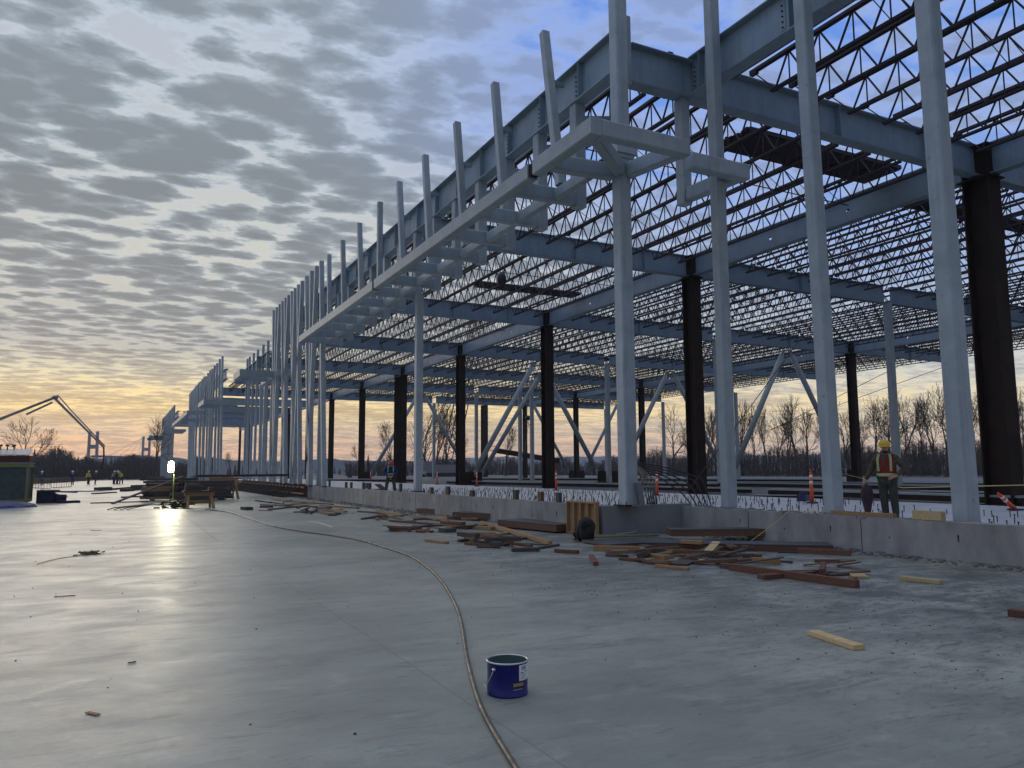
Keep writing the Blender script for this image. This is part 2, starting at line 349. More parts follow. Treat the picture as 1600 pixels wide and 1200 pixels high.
def copy_tree(o, loc=None, label=None, parent=None, group=None):
    c = o.copy(); col.objects.link(c)
    if parent is not None: c.parent = parent
    if loc is not None: c.location = Vector(loc)
    if label: c['label'] = label
    if group: c['group'] = group
    for ch in o.children: copy_tree(ch, parent=c)
    return c
_O = 'first second third fourth fifth sixth seventh eighth ninth tenth eleventh twelfth thirteenth fourteenth fifteenth sixteenth seventeenth eighteenth nineteenth twentieth'.split()
_T = {2:'twenty',3:'thirty',4:'forty',5:'fifty',6:'sixty',7:'seventy'}
def nth(i):
    i += 1
    if i <= 20: return _O[i-1]
    t, u = divmod(i, 10)
    return (_T[t][:-1]+'ieth') if u == 0 else _T[t]+'-'+_O[u-1]

# ------------------------------------------------------------------ ground
g = MB(); g.quad((-1690,-38,-.03),(1690,-38,-.03),(1690,1590,-.03),(-1690,1590,-.03)); struct('ground', g, SOIL)
g = MB(); g.quad((-60,-12,0),(13.0,-12,0),(13.0,15.6,0),(13.0,175,0),(-60,175,0)); struct('concrete_yard_slab', g, SLAB)
# floor beyond the light metal deck, and the deck itself (ribbed)
g = MB(); g.slabpoly([(24.0,-6),(90,-6),(90,215),(24.0,215)], .02, .30); struct('building_floor', g, FLOOR)
g = MB()
def ribbed(x0, x1, y0, y1, mb):
    y = y0
    while y < y1:
        for (a, b, za, zb) in ((0,.10,.40,.40),(.10,.13,.40,.365),(.13,.21,.365,.365),(.21,.24,.365,.40)):
            mb.quad((x0,y+a,za),(x1,y+a,za),(x1,y+b,zb),(x0,y+b,zb))
        y += .24
ribbed(13.14, 24.6, -5, 15.9, g); ribbed(10.74, 24.6, 16.14, 130, g); struct('metal_floor_deck', g, DECK)
g = MB(); g.slabpoly([(13.14,-5),(24.0,-5),(24.0,15.9),(13.14,15.9)], .02, .30); g.slabpoly([(10.74,16.14),(24.0,16.14),(24.0,130),(10.74,130)], .02, .30); struct('deck_underside', g, FLOOR)
def line_strip(pts, w, name):
    b = MB()
    for a, c in zip(pts[:-1], pts[1:]):
        d = (c-a); n_ = Vector((-d.y, d.x, 0)).normalized()*w/2; z = Vector((0,0,.004)); b.quad(a-n_+z, c-n_+z, c+n_+z, a+n_+z)
    struct(name, b, DUST)
for q, w in ((((-40,822),(60,817),(160,811),(240,808),(330,803)), .05), (((290,808),(340,845)), .01)):
    P0 = [G(*p_) for p_ in q]; P1 = []
    for a, c in zip(P0[:-1], P0[1:]):
        for k_ in range(6): P1.append(a.lerp(c, k_/6)+Vector((random.gauss(0,.006), random.gauss(0,.006), 0)))
    P1.append(P0[-1]); line_strip(P1, w, 'slab_crack')
# low stub wall around the floor
def wall(name, x0, y0, x1, y1, z1, label, m=CONC, joints=()):
    t = thing(name, label, 'wall', (x0, y0, 0)); b = MB(); b.slabpoly([(x0,y0),(x1,y0),(x1,y1),(x0,y1)], -.02, z1); part('concrete', b, m, t)
    for j in joints:
        b = MB()
        for q in j: b.box(q, (.006,.012,z1-.03))
        part('joint', b, BLACK, t)
    n_ = max(2, int(abs(y1-y0)/1.25)); fx = x0 if abs(y1-y0) > .5 else None
    if fx is not None:
        b = MB()
        for i in range(n_):
            y = y0+(i+.5)*(y1-y0)/n_+random.uniform(-.1,.1); b.rod((fx-.002, y, z1*random.choice((.45,.68))), (fx+.01, y, z1*.5), random.uniform(.010,.017), 7)
        part('tie_holes', b, BLACK, t)
        b = MB(); y = min(y0,y1)
        while y < min(max(y0,y1), 40):
            L_ = random.uniform(.05,.35); h_ = random.uniform(.012,.05); b.prof((fx+.002,y,h_*.3),(fx+.002,y+L_,h_*.3),[(-.012,-h_*.6),(.012,-h_*.6),(.009,h_*.5),(-.004,h_*.7)]); y += L_+random.uniform(0,.5)
        part('splashed_dirt', b, DUST, t)
    return t
wall('concrete_wall', 10.42, 16.02, 10.74, 48.3, .73, 'long low grey concrete wall running under the canopy to the brown formwork',
     joints=[[(10.418, y, .355)] for y in (19.3, 23.5, 28.9, 31.8, 35.6, 42.0)])
wall('concrete_wall', 10.42, 15.72, 13.14, 16.02, .72, 'short shaded return of the low concrete wall beside the form panel', CONCD)  # shade of this return is put into its darker concrete colour
wall('concrete_wall', 12.82, -4.0, 13.14, 15.72, .66, 'near low concrete wall running out of the picture at the right', CONC,
     joints=[[(12.818, y, .32)] for y in (13.4, 10.4, 7.0)])
# crusted grout on top of and under the near wall
def rubble(name, cx0, cx1, cy0, cy1, n, smin, smax, m, label, z0=0.0, cat='rubble'):
    b = MB()
    for i in range(n):
        x = random.uniform(cx0, cx1); y = random.uniform(cy0, cy1); s = random.uniform(smin, smax)
        b.box((x, y, z0+s*.22), (s, s*random.uniform(.4,1), s*.5), random.uniform(0, 3))
    o = struct(name, b, m, kind='stuff'); return o
rubble('dirt_crumbs', 12.35, 12.8, 2, 14.5, 420, .015, .07, DUST, '')
rubble('dirt_crumbs', 5.0, 12.3, 3.0, 20, 500, .005, .018, DUST, ''); rubble('dirt_crumbs', 4.5, 12.3, 3.0, 22, 350, .004, .014, BLACK, '')
rubble('dirt_crumbs', -3, 9.5, 3.0, 30, 260, .005, .016, BLACK, '')
rubble('gravel_strip', 9.6, 10.4, 26, 60, 1500, .02, .07, CONCD, '')
rubble('grout_crust', 12.85, 13.3, 9.0, 15.6, 240, .03, .12, CONCD, '', .63)

# ------------------------------------------------------------------ steel frame
U0, S = 16.2, 15.85
GU = [U0+S*k for k in range(-1, 8)]            # girder lines along y (index 0 is nearest, beside the viewer)
VX = [11.4, 27.2, 43.05, 58.9, 74.7]           # column rows along x
ZT, DG = 13.05, 1.12
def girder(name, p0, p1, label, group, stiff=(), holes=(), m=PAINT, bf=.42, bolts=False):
    p0 = Vector(p0); p1 = Vector(p1); t = thing(name, label, 'girder', p0, group); L = (p1-p0).length; d = (p1-p0)/L
    tf, tw = .035, .022; zc = Vector((0,0,-DG/2))
    part('top_flange', MB().beam(p0-Vector((0,0,tf/2)), p1-Vector((0,0,tf/2)), bf, tf), m, t)
    part('bottom_flange', MB().beam(p0-Vector((0,0,DG-tf/2)), p1-Vector((0,0,DG-tf/2)), bf, tf), m, t)
    w = MB(); hh = DG-2*tf; segs = sorted(holes); cur = 0.0; r = .09; q = .22
    for hpos in segs:
        w.beam(p0+zc+d*cur, p0+zc+d*(hpos-q), tw, hh)
        c = p0+zc+d*hpos; s = d.cross(Vector((0,0,1)))
        w.beam(c-d*q+Vector((0,0,(hh/2+q)/2)), c+d*q+Vector((0,0,(hh/2+q)/2)), tw, hh/2-q)
        w.beam(c-d*q-Vector((0,0,(hh/2+q)/2)), c+d*q-Vector((0,0,(hh/2+q)/2)), tw, hh/2-q)
        n = 16
        for sg in (-1, 1):
            k = len(w.v)
            for i in range(n):
                a = 2*math.pi*i/n; ca, sa = math.cos(a), math.sin(a); mx = max(abs(ca), abs(sa))
                w.v.append(c+s*sg*tw/2+d*ca*r+Vector((0,0,sa*r))); w.v.append(c+s*sg*tw/2+d*ca/mx*q+Vector((0,0,sa/mx*q)))
            for i in range(n):
                j = (i+1) % n; w.f.append((k+2*i, k+2*i+1, k+2*j+1, k+2*j))
        cur = hpos+q
    w.beam(p0+zc+d*cur, p1+zc, tw, hh); part('web', w, m, t)
    s = d.cross(Vector((0,0,1)))
    for a in stiff:
        c = p0+zc+d*a; b = MB()
        for sg in (-1, 1): b.beam(c+s*sg*(tw/2+.001)-Vector((0,0,hh/2-.001)), c+s*sg*(bf/2-.015)-Vector((0,0,hh/2-.001)), .018, .001)
        b = MB()
        for sg in (-1, 1):
            x = c+s*sg*(bf/4+tw/4); b.beam(x-Vector((0,0,hh/2-.002)), x+Vector((0,0,hh/2-.002)), .016, bf/2-tw/2-.02, up=tuple(s))
        part('stiffener', b, m, t)
        if bolts:
            for sg in (-1,):
                x = c+s*sg*(tw/2+.008)+d*.34; part('splice_plate', MB().beam(x-Vector((0,0,.36)), x+Vector((0,0,.36)), .18, .012, up=tuple(s)), m, t)
                b = MB()
                for q in range(5):
                    e = x+s*sg*.006+Vector((0,0,.28-.14*q)); b.rod(e, e+s*sg*.03, .022, 6)
                part('bolts', b, RUST, t)
    if bolts:
        b = MB()
        for a in stiff: b.box(p0+d*(a-.9)+Vector((0,0,.06)), (.16,.22,.11))
        part('joist_seats', b, RUST, t)
    return t
bayn = ['between the corner column and the near dark column', 'in the second bay from the front', 'in the third bay from the front', 'in the far bay']
rowg = {1:'nearest cross girder',2:'second cross girder',3:'third cross girder',4:'fourth cross girder',5:'fifth cross girder',6:'sixth cross girder',7:'seventh cross girder'}
for k in range(0, 8):
    y = GU[k]
    for i in range(4):
        if k == 0: continue
        x0 = VX[i]+(.42 if i == 0 else .30); x1 = VX[i+1]-.30
        if k == 7 and i == 3: pass
        girder('cross_girder', (x0, y, ZT), (x1, y, ZT), f'deep grey-blue roof girder, {rowg[k]} from the viewer, {["front","second","third","rear"][i]} bay', 'cross girders under the roof joists',
               stiff=(2.3, 8.0, 12.2) if i == 0 else (7.9,), bolts=(k < 3))
# support line beside the viewer for the near bay (ends just out of the picture)
for i in range(0, 4):
    x0 = max(VX[i], 13.9)+.3; girder('cross_girder', (x0, GU[0], ZT), (VX[i+1]-.3, GU[0], ZT), f'roof girder beside the viewer at the edge of the picture, {["front","second","third","rear"][i]} bay', 'cross girders under the roof joists')
# girders along the building on the dark column rows
for r_, x in ((1, VX[1]), (3, VX[3])):
    for k in range(0, 7):
        y0, y1 = GU[k]+.45, GU[k+1]-.45
        girder('long_girder', (x, y0, ZT), (x, y1, ZT), f'pale roof girder with two round web holes, {["nearest","second","third","fourth","fifth","sixth","seventh"][k]} on the {"first" if r_==1 else "rear"} dark column row',
               'girders along the building', holes=((5.2, 9.6) if k < 5 else ()))
# dark girders carrying on along the first dark row toward the far end
for k in range(7, 13):
    y0 = U0+S*(k-1)+.45
    girder('long_girder', (VX[1], y0, ZT), (VX[1], y0+S-.9, ZT), f'far roof girder on the dark column row, {nth(k)} from the viewer', 'girders along the building')
# facade girder with stiffeners
for k in range(1, 4):
    y0 = GU[k]+(-.35 if k == 1 else .02); y1 = GU[k+1]-.02 if k < 3 else 61.0
    girder('facade_girder', (11.22, y0, ZT), (11.22, y1, ZT), f'deep grey facade girder carrying the canopy hangers, {_O[k-1]} length from the corner', 'facade girders', stiff=[1.9-.25+2.2*j for j in range(0, 7 if k < 3 else 5)], bolts=True)
girder('facade_girder', (13.9, GU[0], ZT), (13.9, GU[1]-.24, ZT), 'recessed facade girder rising to the top right behind the tall columns', 'facade girders', stiff=(4, 8, 12, 15.2), bolts=True)
girder('facade_girder', (12.4, 75.5, ZT), (12.4, 90.5, ZT), 'short set-back facade girder behind the six mid-distance posts', 'facade girders', stiff=(3, 6, 9, 12))
girder('facade_girder', (10.3, 90.6, ZT), (10.3, 133, ZT), 'long distant facade girder behind the crossed posts', 'facade girders')
girder('facade_girder', (9.6, 157, ZT), (9.6, 204, ZT), 'farthest facade girder behind the last group of posts', 'facade girders')
# cross girders at the staggered facade further out
for k, y in enumerate((111.0+S, 111.0+2*S, 111.0+3*S, 111+4*S, 111+5*S)):
    girder('cross_girder', (10.5, y, ZT), (VX[1]-.3, y, ZT), f'far roof girder behind the distant posts, {_O[k]} beyond the main roof', 'cross girders under the roof joists')

# dark wide flange columns
def wcol(x, y, label, d=.80, bf=.52, zb=.28, zt=ZT+.02):
    t = thing('steel_column', label, 'column', (x, y, zb), 'dark unpainted columns')
    tf = .06
    for sg in (-1, 1): part('flange', MB().beam((x, y+sg*(d/2-tf/2), zb+.05), (x, y+sg*(d/2-tf/2), zt), bf, tf, up=(0,1,0)), RUST, t)
    part('web', MB().beam((x, y, zb+.05), (x, y, zt), .04, d-2*tf, up=(0,1,0)), RUST, t)
    part('base_plate', MB().box((x, y, zb+.025), (bf+.2, d+.2, .05)), RUST, t)
    b = MB()
    for z in (ZT-DG-.09, ZT-.06): b.box((x, y, z), (bf+.24, d+.24, .04))
    part('cap_plate', b, RUST, t); return t
for k in range(1, 8):
    wcol(VX[1], GU[k], f'dark rust-brown wide flange column, {_O[k-1]} from the viewer on the first dark row', d=.95 if k == 1 else .82, bf=.72 if k == 1 else .6)
    wcol(VX[3], GU[k], f'dark rust-brown column on the rear dark row, {_O[k-1]} from the right', d=.7, bf=.5)
wcol(VX[1], GU[5]+1.9, 'dark column doubled up beside the fifth one of the first dark row')
for k in range(8, 14): wcol(VX[1], U0+S*(k-1), f'distant dark column seen between the leaning posts, {_O[k-8]} beyond the main roof', d=.7, bf=.5)
for p, l in (((66, 118), 'rust-brown column standing free beyond the roof, right of the doubled braces'), ((50, 135), 'rust-brown free-standing column with studs at its top beyond the roof')):
    pass
b = AT(757, 745, 150); wcol(b.x, b.y, 'rust-brown column without girders standing beyond the roof edge', zt=14.2, zb=.0, d=1.2, bf=1.0)

# square tube columns (rounded corners)
def hcol(x, y, z0, z1, s, label, group, dy=0.0, m=PAINT2, extra=True):
    t = thing('tube_column', label, 'column', (x, y, z0), group)
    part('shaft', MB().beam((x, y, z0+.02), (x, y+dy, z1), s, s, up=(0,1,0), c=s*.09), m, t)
    if extra:
        part('base_plate', MB().box((x, y, z0+.0), (s+.16, s+.16, .04)), RUST, t)
        b = MB()
        for sx in (-1, 1):
            for sy in (-1, 1): b.rod((x+sx*(s/2+.05), y+sy*(s/2+.05), z0+.02), (x+sx*(s/2+.05), y+sy*(s/2+.05), z0+.10), .014)
        part('anchor_bolt', b, RUST, t)
    return t
TF = 'tall tube columns along the front'
a = hcol(11.10, 15.62, .73, 15.2, .36, 'tall pale tube column on the wall corner beside the form panel', TF)
b = MB(); b.box((11.12, 15.66, 9.72), (.62,.62,.34)); b.box((11.12,15.66,9.5),(.5,.5,.1)); part('bearing_collar', b, PAINT2, a)
part('corner_stub', MB().beam((11.5, 15.98, 11.7), (11.5, 15.98, 13.62), .34, .34, up=(0,1,0), c=.03), PAINT2, a)
hcol(13.46, 14.70, .42, 15.2, .30, 'tall pale tube column second from the wall corner, right of the dark column', TF)
hcol(13.33, 11.45, .42, 15.2, .30, 'tall pale tube column beside the orange post, left of the worker', TF, dy=.2)
hcol(13.33, 8.62, .42, 15.2, .33, 'tallest-looking pale tube column, nearest the viewer, right of the worker', TF, dy=.1)
hcol(11.10, 30.5, .73, 9.0, .30, 'pale tube column standing on the long wall beside the worker in blue', TF)
hcol(11.05, 47.9, .73, ZT-DG, .34, 'pale tube column at the left end of the wall beside the formwork', TF)
for k in (2, 3, 4, 5, 6, 7):
    hcol(VX[2], GU[k], .30, ZT-DG, .40, f'grey tube column under the roof on the middle row, {_O[k-2]} from the right', 'grey tube columns under the roof', extra=False)
for k in (3, 4, 5, 6, 7):
    hcol(VX[4], GU[k], .30, ZT-DG, .40, f'grey tube column at the rear roof edge, {_O[k-3]} from the right', 'grey tube columns under the roof', extra=False)
hcol(VX[2], GU[5]+3.0, .30, ZT-DG, .40, 'grey tube column paired close beside its twin on the middle row', 'grey tube columns under the roof', extra=False)

# chevron braces
def brace(p0, p1, label, r=.17):
    p0 = Vector(p0); p1 = Vector(p1); t = thing('brace', label, 'brace', p0, 'slanting pipe braces'); r = r*1.35; d = (p1-p0).normalized()
    part('pipe', MB().rod(p0+d*1.3, p1-d*.7, r, 14), PAINT2, t, True)
    for a, b_ in ((p0+d*.35, p0+d*1.5), (p1-d*.9, p1-d*.1)): part('end_plate', MB().beam(a, b_, .05, .34), PAINT2, t)
    g_ = MB(); g_.box(p0+Vector((0,0,.32)), (.95,.10,1.15)); g_.box(p0+Vector((0,0,-.22)), (1.1,.8,.06)); part('gusset', g_, RUST, t); return t
def chevron(k, i, y=None, w='', legs='lr'):
    y = GU[k] if y is None else y; x0, x1 = VX[i], VX[i+1]; xm = (x0+x1)/2
    if 'l' in legs: brace((x0+.85, y, .55), (xm-.25, y, ZT-DG-.1), f'grey pipe brace rising rightward, {w}')
    if 'r' in legs: brace((x1-.85, y, .55), (xm+.25, y, ZT-DG-.1), f'grey pipe brace rising leftward, {w}')
chevron(4, 1, w='centre of the picture'); chevron(4, 2, w='right of the nearest tall column'); chevron(3, 2, w='between the second and third tall columns')
chevron(6, 1, w='behind the worker in blue'); chevron(6, 2, w='farthest, behind the middle dark column', legs='r'); chevron(6, 3, w='far leg of the V left of the corner column', legs='l')
brace((VX[1]+1.9, GU[4]+.6, .55), ((VX[1]+VX[2])/2+.75, GU[4]+.6, 10.9), 'second grey pipe brace close behind the big one in the centre of the picture', .15)

# ------------------------------------------------------------------ roof joists
JL = S-.25
def joist_mesh(detail=True):
    zt, zb = .10, -.80; n = 13; a0 = .15; a1 = JL-.15; st = (a1-a0)/n
    top = MB(); bot = MB(); web = MB()
    for sg in (-1, 1):
        top.beam((sg*.045, 0, zt), (sg*.045, JL, zt), .066, .09)
        bot.beam((sg*.038, .75, zb), (sg*.038, JL-.75, zb), .056, .075)
    top.box((0,.12,zt-.075),(.14,.24,.07)); top.box((0,JL-.12,zt-.075),(.14,.24,.07))
    xs = [a0+.75+(a1-a0-1.5)*j/n for j in range(n+1)]
    web.beam((0,.1,zt-.02), (0,xs[0],zb), .03, .03); web.beam((0,JL-.1,zt-.02), (0,xs[-1],zb), .03, .03)
    for j in range(n):
        m_ = (xs[j]+xs[j+1])/2
        web.beam((0,xs[j],zb), (0,m_,zt), .044, .044); web.beam((0,m_,zt), (0,xs[j+1],zb), .044, .044)
        if j % 1 == 0: web.beam((0,m_,zt-.03), (0,m_,zb+.03), .03, .03)
    return top, bot, web
tm, bm, wm = joist_mesh()
me_t = tm.mesh('top_chord', JOIST); me_b = bm.mesh('bottom_chord', JOIST); me_w = wm.mesh('web', JOIST)
allm = MB()
for q in (tm, bm, wm):
    k = len(allm.v); allm.v += q.v; allm.f += [tuple(i+k for i in f) for f in q.f]
me_all = allm.mesh('roof_joist', JOIST)
ubay = ['nearest roof bay', 'second roof bay', 'third roof bay', 'fourth roof bay', 'fifth roof bay', 'sixth roof bay', 'seventh roof bay', 'farthest roof bay']
first = None; cnt = 0
for k in range(0, 7):
    y = GU[k]+.125
    for i in range(4):
        for j in range(1, 10):
            x = VX[i]+1.585*j+.02
            if k == 0 and x < 14.4: continue
            if i == 0 and x > 26.8: continue
            lab = f'dark open-web roof joist, {nth(i*9+j-1)} from the front, {ubay[k]} from the viewer'
            if k <= 3:
                if first is None:
                    first = thing('roof_joist', lab, 'roof joist', (x, y, ZT+.08), 'open-web roof joists')
                    for nm, me in (('top_chord', me_t), ('bottom_chord', me_b), ('web', me_w)):
                        c = bpy.data.objects.new(nm, me); col.objects.link(c); c.parent = first
                else: copy_tree(first, (x, y, ZT+.08), lab)
            else:
                o = bpy.data.objects.new('roof_joist', me_all); col.objects.link(o); o.location = (x, y, ZT+.08); props(o, lab, 'roof joist', 'open-web roof joists')
            cnt += 1
# bridging rows between joists
for k in range(0, 4):
    for i in range(4):
        for q, f in enumerate((.30, .70)):
            y = GU[k]+S*f; b = MB(); z1 = ZT+.13; z0 = ZT-.70
            xs = [VX[i]+1.585*j+.02 for j in range(1, 10)]
            if k == 0: xs = [x for x in xs if x > 14.4]
            for a, c in zip(xs[:-1], xs[1:]):
                b.beam((a+.05, y, z1), (c-.05, y, z0), .018, .018); b.beam((a+.05, y+.05, z0), (c-.05, y+.05, z1), .018, .018)
            if q == 0: b.beam((xs[0]-.9, y+.12, z0-.02), (xs[-1]+.6, y+.12, z0-.02), .03, .03)
            solo('joist_bridging', b, JOIST, f'thin crossed bridging bars between joists, {["near","far"][q]} row, {ubay[k]}, {["front","second","third","rear"][i]} part', 'bridging', group='bridging rows')
# rough joist stubs on top of the near girders
for (x, y, l) in ((15.0, 16.9, 'dark bundle of joist ends lying on the nearest girder by the corner column'),):
    b = MB()
    for dx in (0, .16, .3): b.beam((x+dx, y-1.6, ZT+.42+dx*.1), (x+dx, y+1.8, ZT+.36+dx*.1), .09, .10)
    solo('joist_bundle', b, JOIST, l, 'steel bundle')
# bundles of roof decking lying on the joists
def deckstack(x0, x1, y0, y1, label, z=ZT+.24):
    t = thing('roof_deck_bundle', label, 'deck bundle', (x0, y0, z), 'bundles of roof decking')
    b = MB(); n = int((y1-y0)/.2); b.box(((x0+x1)/2,(y0+y1)/2,z-.03), (x1-x0-.1,y1-y0-.05,.012))
    for i in range(n):
        yy = y0+i*.2
        for lyr in range(3):
            h = z+lyr*.05+random.uniform(0, .01)
            b.beam((x0+random.uniform(-.1,.1), yy+.05, h+.03), (x1, yy+.05, h+.03), .10, .05); b.beam((x0, yy+.15, h), (x1+random.uniform(-.1,.1), yy+.15, h), .098, .02)
    part('ribbed_sheets', b, JOIST, t)
    return t
deckstack(19.0, 27.0, 19.1, 20.8, 'bundle of dark ribbed roof decking resting on joists, nearest the viewer')
deckstack(19.8, 27.2, 43.2, 44.3, 'long flat bundle of decking behind the canopy, in the third roof bay')
deckstack(33.0, 45.0, 52.0, 53.2, 'far bundle of roof decking above the chevron braces')
deckstack(29.5, 41.0, 21.0, 22.0, 'bundle of roof decking behind the nearest dark column')
deckstack(30.0, 52.0, 68.0, 69.0, 'farthest long bundle of roof decking over the middle columns')

# ------------------------------------------------------------------ canopy over the front
ZC = 9.15; hc = .40; CW = .34
canopy = thing('entrance_canopy', 'pale steel canopy frame projecting from the building corner', 'canopy', (9.07, 13.65, ZC))
def cbeam(name, p0, p1, w=.30, h=hc, par=canopy, m=PAINT2, label=None): return part(name, MB().beam(p0, p1, w, h, c=.025), m, par, label=label)
cbeam('edge_beam', (9.07, 13.65, ZC), (9.07, 16.35, ZC)); cbeam('edge_beam', (9.07, 16.62, ZC), (9.07, 29.9, ZC)); cbeam('edge_beam', (9.07, 30.15, ZC), (9.07, 44.6, ZC))
b = MB(); b.box((9.07, 16.48, ZC), (.22, .30, .30)); part('splice', b, RUST, canopy)
b = MB(); b.box((9.07, 30.02, ZC), (.22, .28, .30)); part('splice', b, RUST, canopy)
cbeam('end_beam', (9.225, 13.80, ZC), (11.70, 13.80, ZC), .30, hc-.01)
cbeam('return_beam', (11.54, 13.96, ZC-.005), (11.24, 15.43, ZC-.005), .28, hc-.03)
cbeam('diagonal', (9.22, 14.0, ZC-.01), (10.93, 15.45, ZC-.01), .26, hc-.05)
HY = [17.86+2.2*i for i in range(0, 13)]
cbeam('bracket', (9.225, 15.9, ZC-.003), (10.92, 15.75, ZC-.003), .30, hc-.02)
for y in HY:
    if y > 44.6: break
    cbeam('bracket', (9.225, y, ZC-.003), (11.04, y, ZC-.003), .28, hc-.02)
    part('hanger', MB().beam((11.22, y, ZC-.24), (11.22, y, ZT-DG-.001), CW, CW, up=(0,1,0), c=.025), PAINT2, canopy)
for y0, y1 in zip([15.9]+HY[:-1], HY):
    if y1 > 44.7: break
    cbeam('inner_rail', (10.42, y0+.15, ZC-.02), (10.42, y1-.15, ZC-.02), .20, .30)
stub = thing('canopy_stub', 'small L-shaped tube frame hanging under the nearest girder right of the corner column', 'canopy', (13.75, 16.2, ZC))
part('hanger', MB().beam((13.72, 16.32, ZC-.25), (13.72, 16.32, ZT-DG-.001), .30, .34, up=(0,1,0), c=.025), PAINT2, stub)
cbeam('side_beam', (13.92, 14.48, ZC), (13.76, 16.14, ZC), .30, hc-.03, stub); cbeam('end_beam', (12.22, 14.32, ZC+.003), (14.07, 14.32, ZC+.003), .30, hc, stub)
# knee ties between hangers and roof
for i, y in enumerate(HY[:8]):
    b = MB().beam((11.4, y, ZT-DG-.35), (13.9, y+1.3, ZT-.4), .10, .14); solo('kicker_tie', b, PAINT, f'short sloping tie from a canopy hanger up to the roof, {_O[i]} from the corner', 'tie', group='kicker ties')

# leaning posts (fins)
def fin(x, y, lean, z0, z1, label, group, s=.235):
    t = thing('leaning_post', label, 'post', (x, y-lean, z0), group)
    part('tube', MB().beam((x, y-lean, z0+.03), (x, y, z1), s, s, up=(0,1,0), c=.018), PAINT2, t)
    if z0 < 2: part('foot_plate', MB().box((x, y-lean, z0+.015), (.42,.42,.03)), RUST, t)
    else: part('clip', MB().box((x+.30, y-lean*.33, ZT-.5), (.34,.08,.14)), PAINT, t)
    return t
tops = [18.3, 21.6, 24.8, 28.07, 31.28, 34.1, 37.6, 40.9, 44.0, 47.0, 49.8, 53.2]
leans = [.80, .72, .76, .70, .74, .12, .72, .66, .5, .55, .4, .5]
for i, (y, l) in enumerate(zip(tops, leans)):
    fin(10.42, y, l if y < 45 else 0, ZC+.15 if y < 45 else .75, 14.16, f'pale leaning tube post, {_O[i]} from the corner, above the canopy', 'leaning posts above the canopy') if y < 45 else None
idx = 0
for y, l in ((45.6, 1.8), (46.8, -1.1), (48.2, .9), (49.7, 2.2), (51.0, -1.2), (52.2, 1.9), (53.3, .3), (54.4, 2.4), (55.6, -1.0), (56.7, 1.6), (58.0, 2.6), (59.0, -.8), (60.2, .3), (61.6, 2.0)):
    fin(10.35, y, l, .72, 14.16, f'full-height leaning post behind the formwork, {_O[idx]} from the right', 'leaning posts of the first screen', .26); idx += 1
idx = 0
for y, l in ((62.4,.3),(65.0,-.5),(67.8,.6),(71.0,-.3),(73.4,.5)):
    fin(11.4, y, l, .3, 9.6, f'shorter post standing in the gap behind the second canopy, {_O[idx]} from the right', 'short posts in the gap', .26); idx += 1
idx = 0
for y in (76.2, 79.0, 82.4, 85.2, 88.0, 89.6):
    fin(12.35, y, random.uniform(-.3, .5), .3, 14.16, f'nearly upright post of the set-back screen, {_O[idx]} from the right', 'posts of the set-back screen', .24); idx += 1
idx = 0; y = 89.3
while y < 133:
    fin(9.65, y, random.choice((-2.2, -.9, 1.2, 2.2, 3.0, .2)), .3, 14.16+random.uniform(-.15,.1), f'slanting post of the distant crossed screen, {nth(idx)} from the right', 'posts of the distant crossed screen', .24); idx += 1; y += 2.55
idx = 0; y = 158
while y < 203:
    fin(8.9, y, random.choice((-1.2, 1.0, .2)), .3, 14.16, f'tiny slanting post of the farthest screen, {nth(idx)} from the right', 'posts of the farthest screen', .28); idx += 1; y += 3.4
# smaller canopies further along
def canopy2(x0, y0, x1, y1, label, z=9.0, w=.45):
    t = thing('small_canopy', label, 'canopy', (x0, y0, z), 'small canopies further along')
    part('edge_beam', MB().beam((x0, y0, z), (x0, y1, z), w, .5), PAINT2, t)
    for k, y in enumerate([y0+.25, (y0+y1)/2, y1-.25] if y1-y0 > 4 else [y0+.25, y1-.25]):
        part('bracket', MB().beam((x0+w/2, y, z-.01), (x1, y, z-.01), .3, .46), PAINT2, t)
    part('inner_rail', MB().beam((x1-.3, y0+.4, z), (x1-.3, y1-.4, z), .25, .35), PAINT2, t)
    return t
canopy2(8.0, 60.3, 11.6, 64.0, 'small canopy box with a lit end, second along the front'); canopy2(10.5, 59.0, 11.8, 66.5, 'short ledge beside the second canopy, tucked behind the leaning posts')
canopy2(7.9, 87, 11.5, 93.5, 'third canopy along the front, projecting over the crossed posts'); canopy2(7.5, 104, 11.5, 134, 'long thin canopy with a bright edge, fourth along the front')
canopy2(7.0, 150, 10.5, 158, 'fifth canopy along the front, small and far'); canopy2(5.6, 178, 9.5, 192, 'farthest canopy at the left end of the building')

# ------------------------------------------------------------------ formwork at the far wall
fw = thing('wall_formwork', 'brown timber wall formwork with slanting kickers left of the long wall', 'formwork', (10.3, 48.4, 0))
part('sheathing', MB().slabpoly([(10.35,48.36),(10.45,48.36),(10.45,75),(10.35,75)], 0, .82), WOODS[1], fw)
b = MB(); y = 48.5
while y < 74.9: b.box((10.30, y, .40), (.09,.045,.78)); y += .30
part('studs', b, WOODS[2], fw); b = MB()
for z in (.22, .60): b.beam((10.20, 48.4, z), (10.20, 75, z), .09, .09)
part('waler', b, WOODS[0], fw); b = MB(); y = 49.2
while y < 75: part('kicker', MB().beam((10.15, y, .62), (8.9, y+.1, .03), .05, .10), WOODS[3], fw); part('tie_plank', MB().beam((10.15, y, .10), (9.0, y+.08, .03), .05, .09), WOODS[3], fw); y += 1.25
fw2 = thing('wall_formwork', 'distant low run of brown formwork beyond the lumber stacks', 'formwork', (10.3, 76, 0))
part('sheathing', MB().slabpoly([(10.3,76),(10.5,76),(10.5,150),(10.3,150)], 0, .8), WOODS[1], fw2)
b = MB(); y = 77
while y < 150: part('kicker', MB().beam((10.2, y, .6), (8.8, y, .03), .06, .10), WOODS[2], fw2); y += 2.5

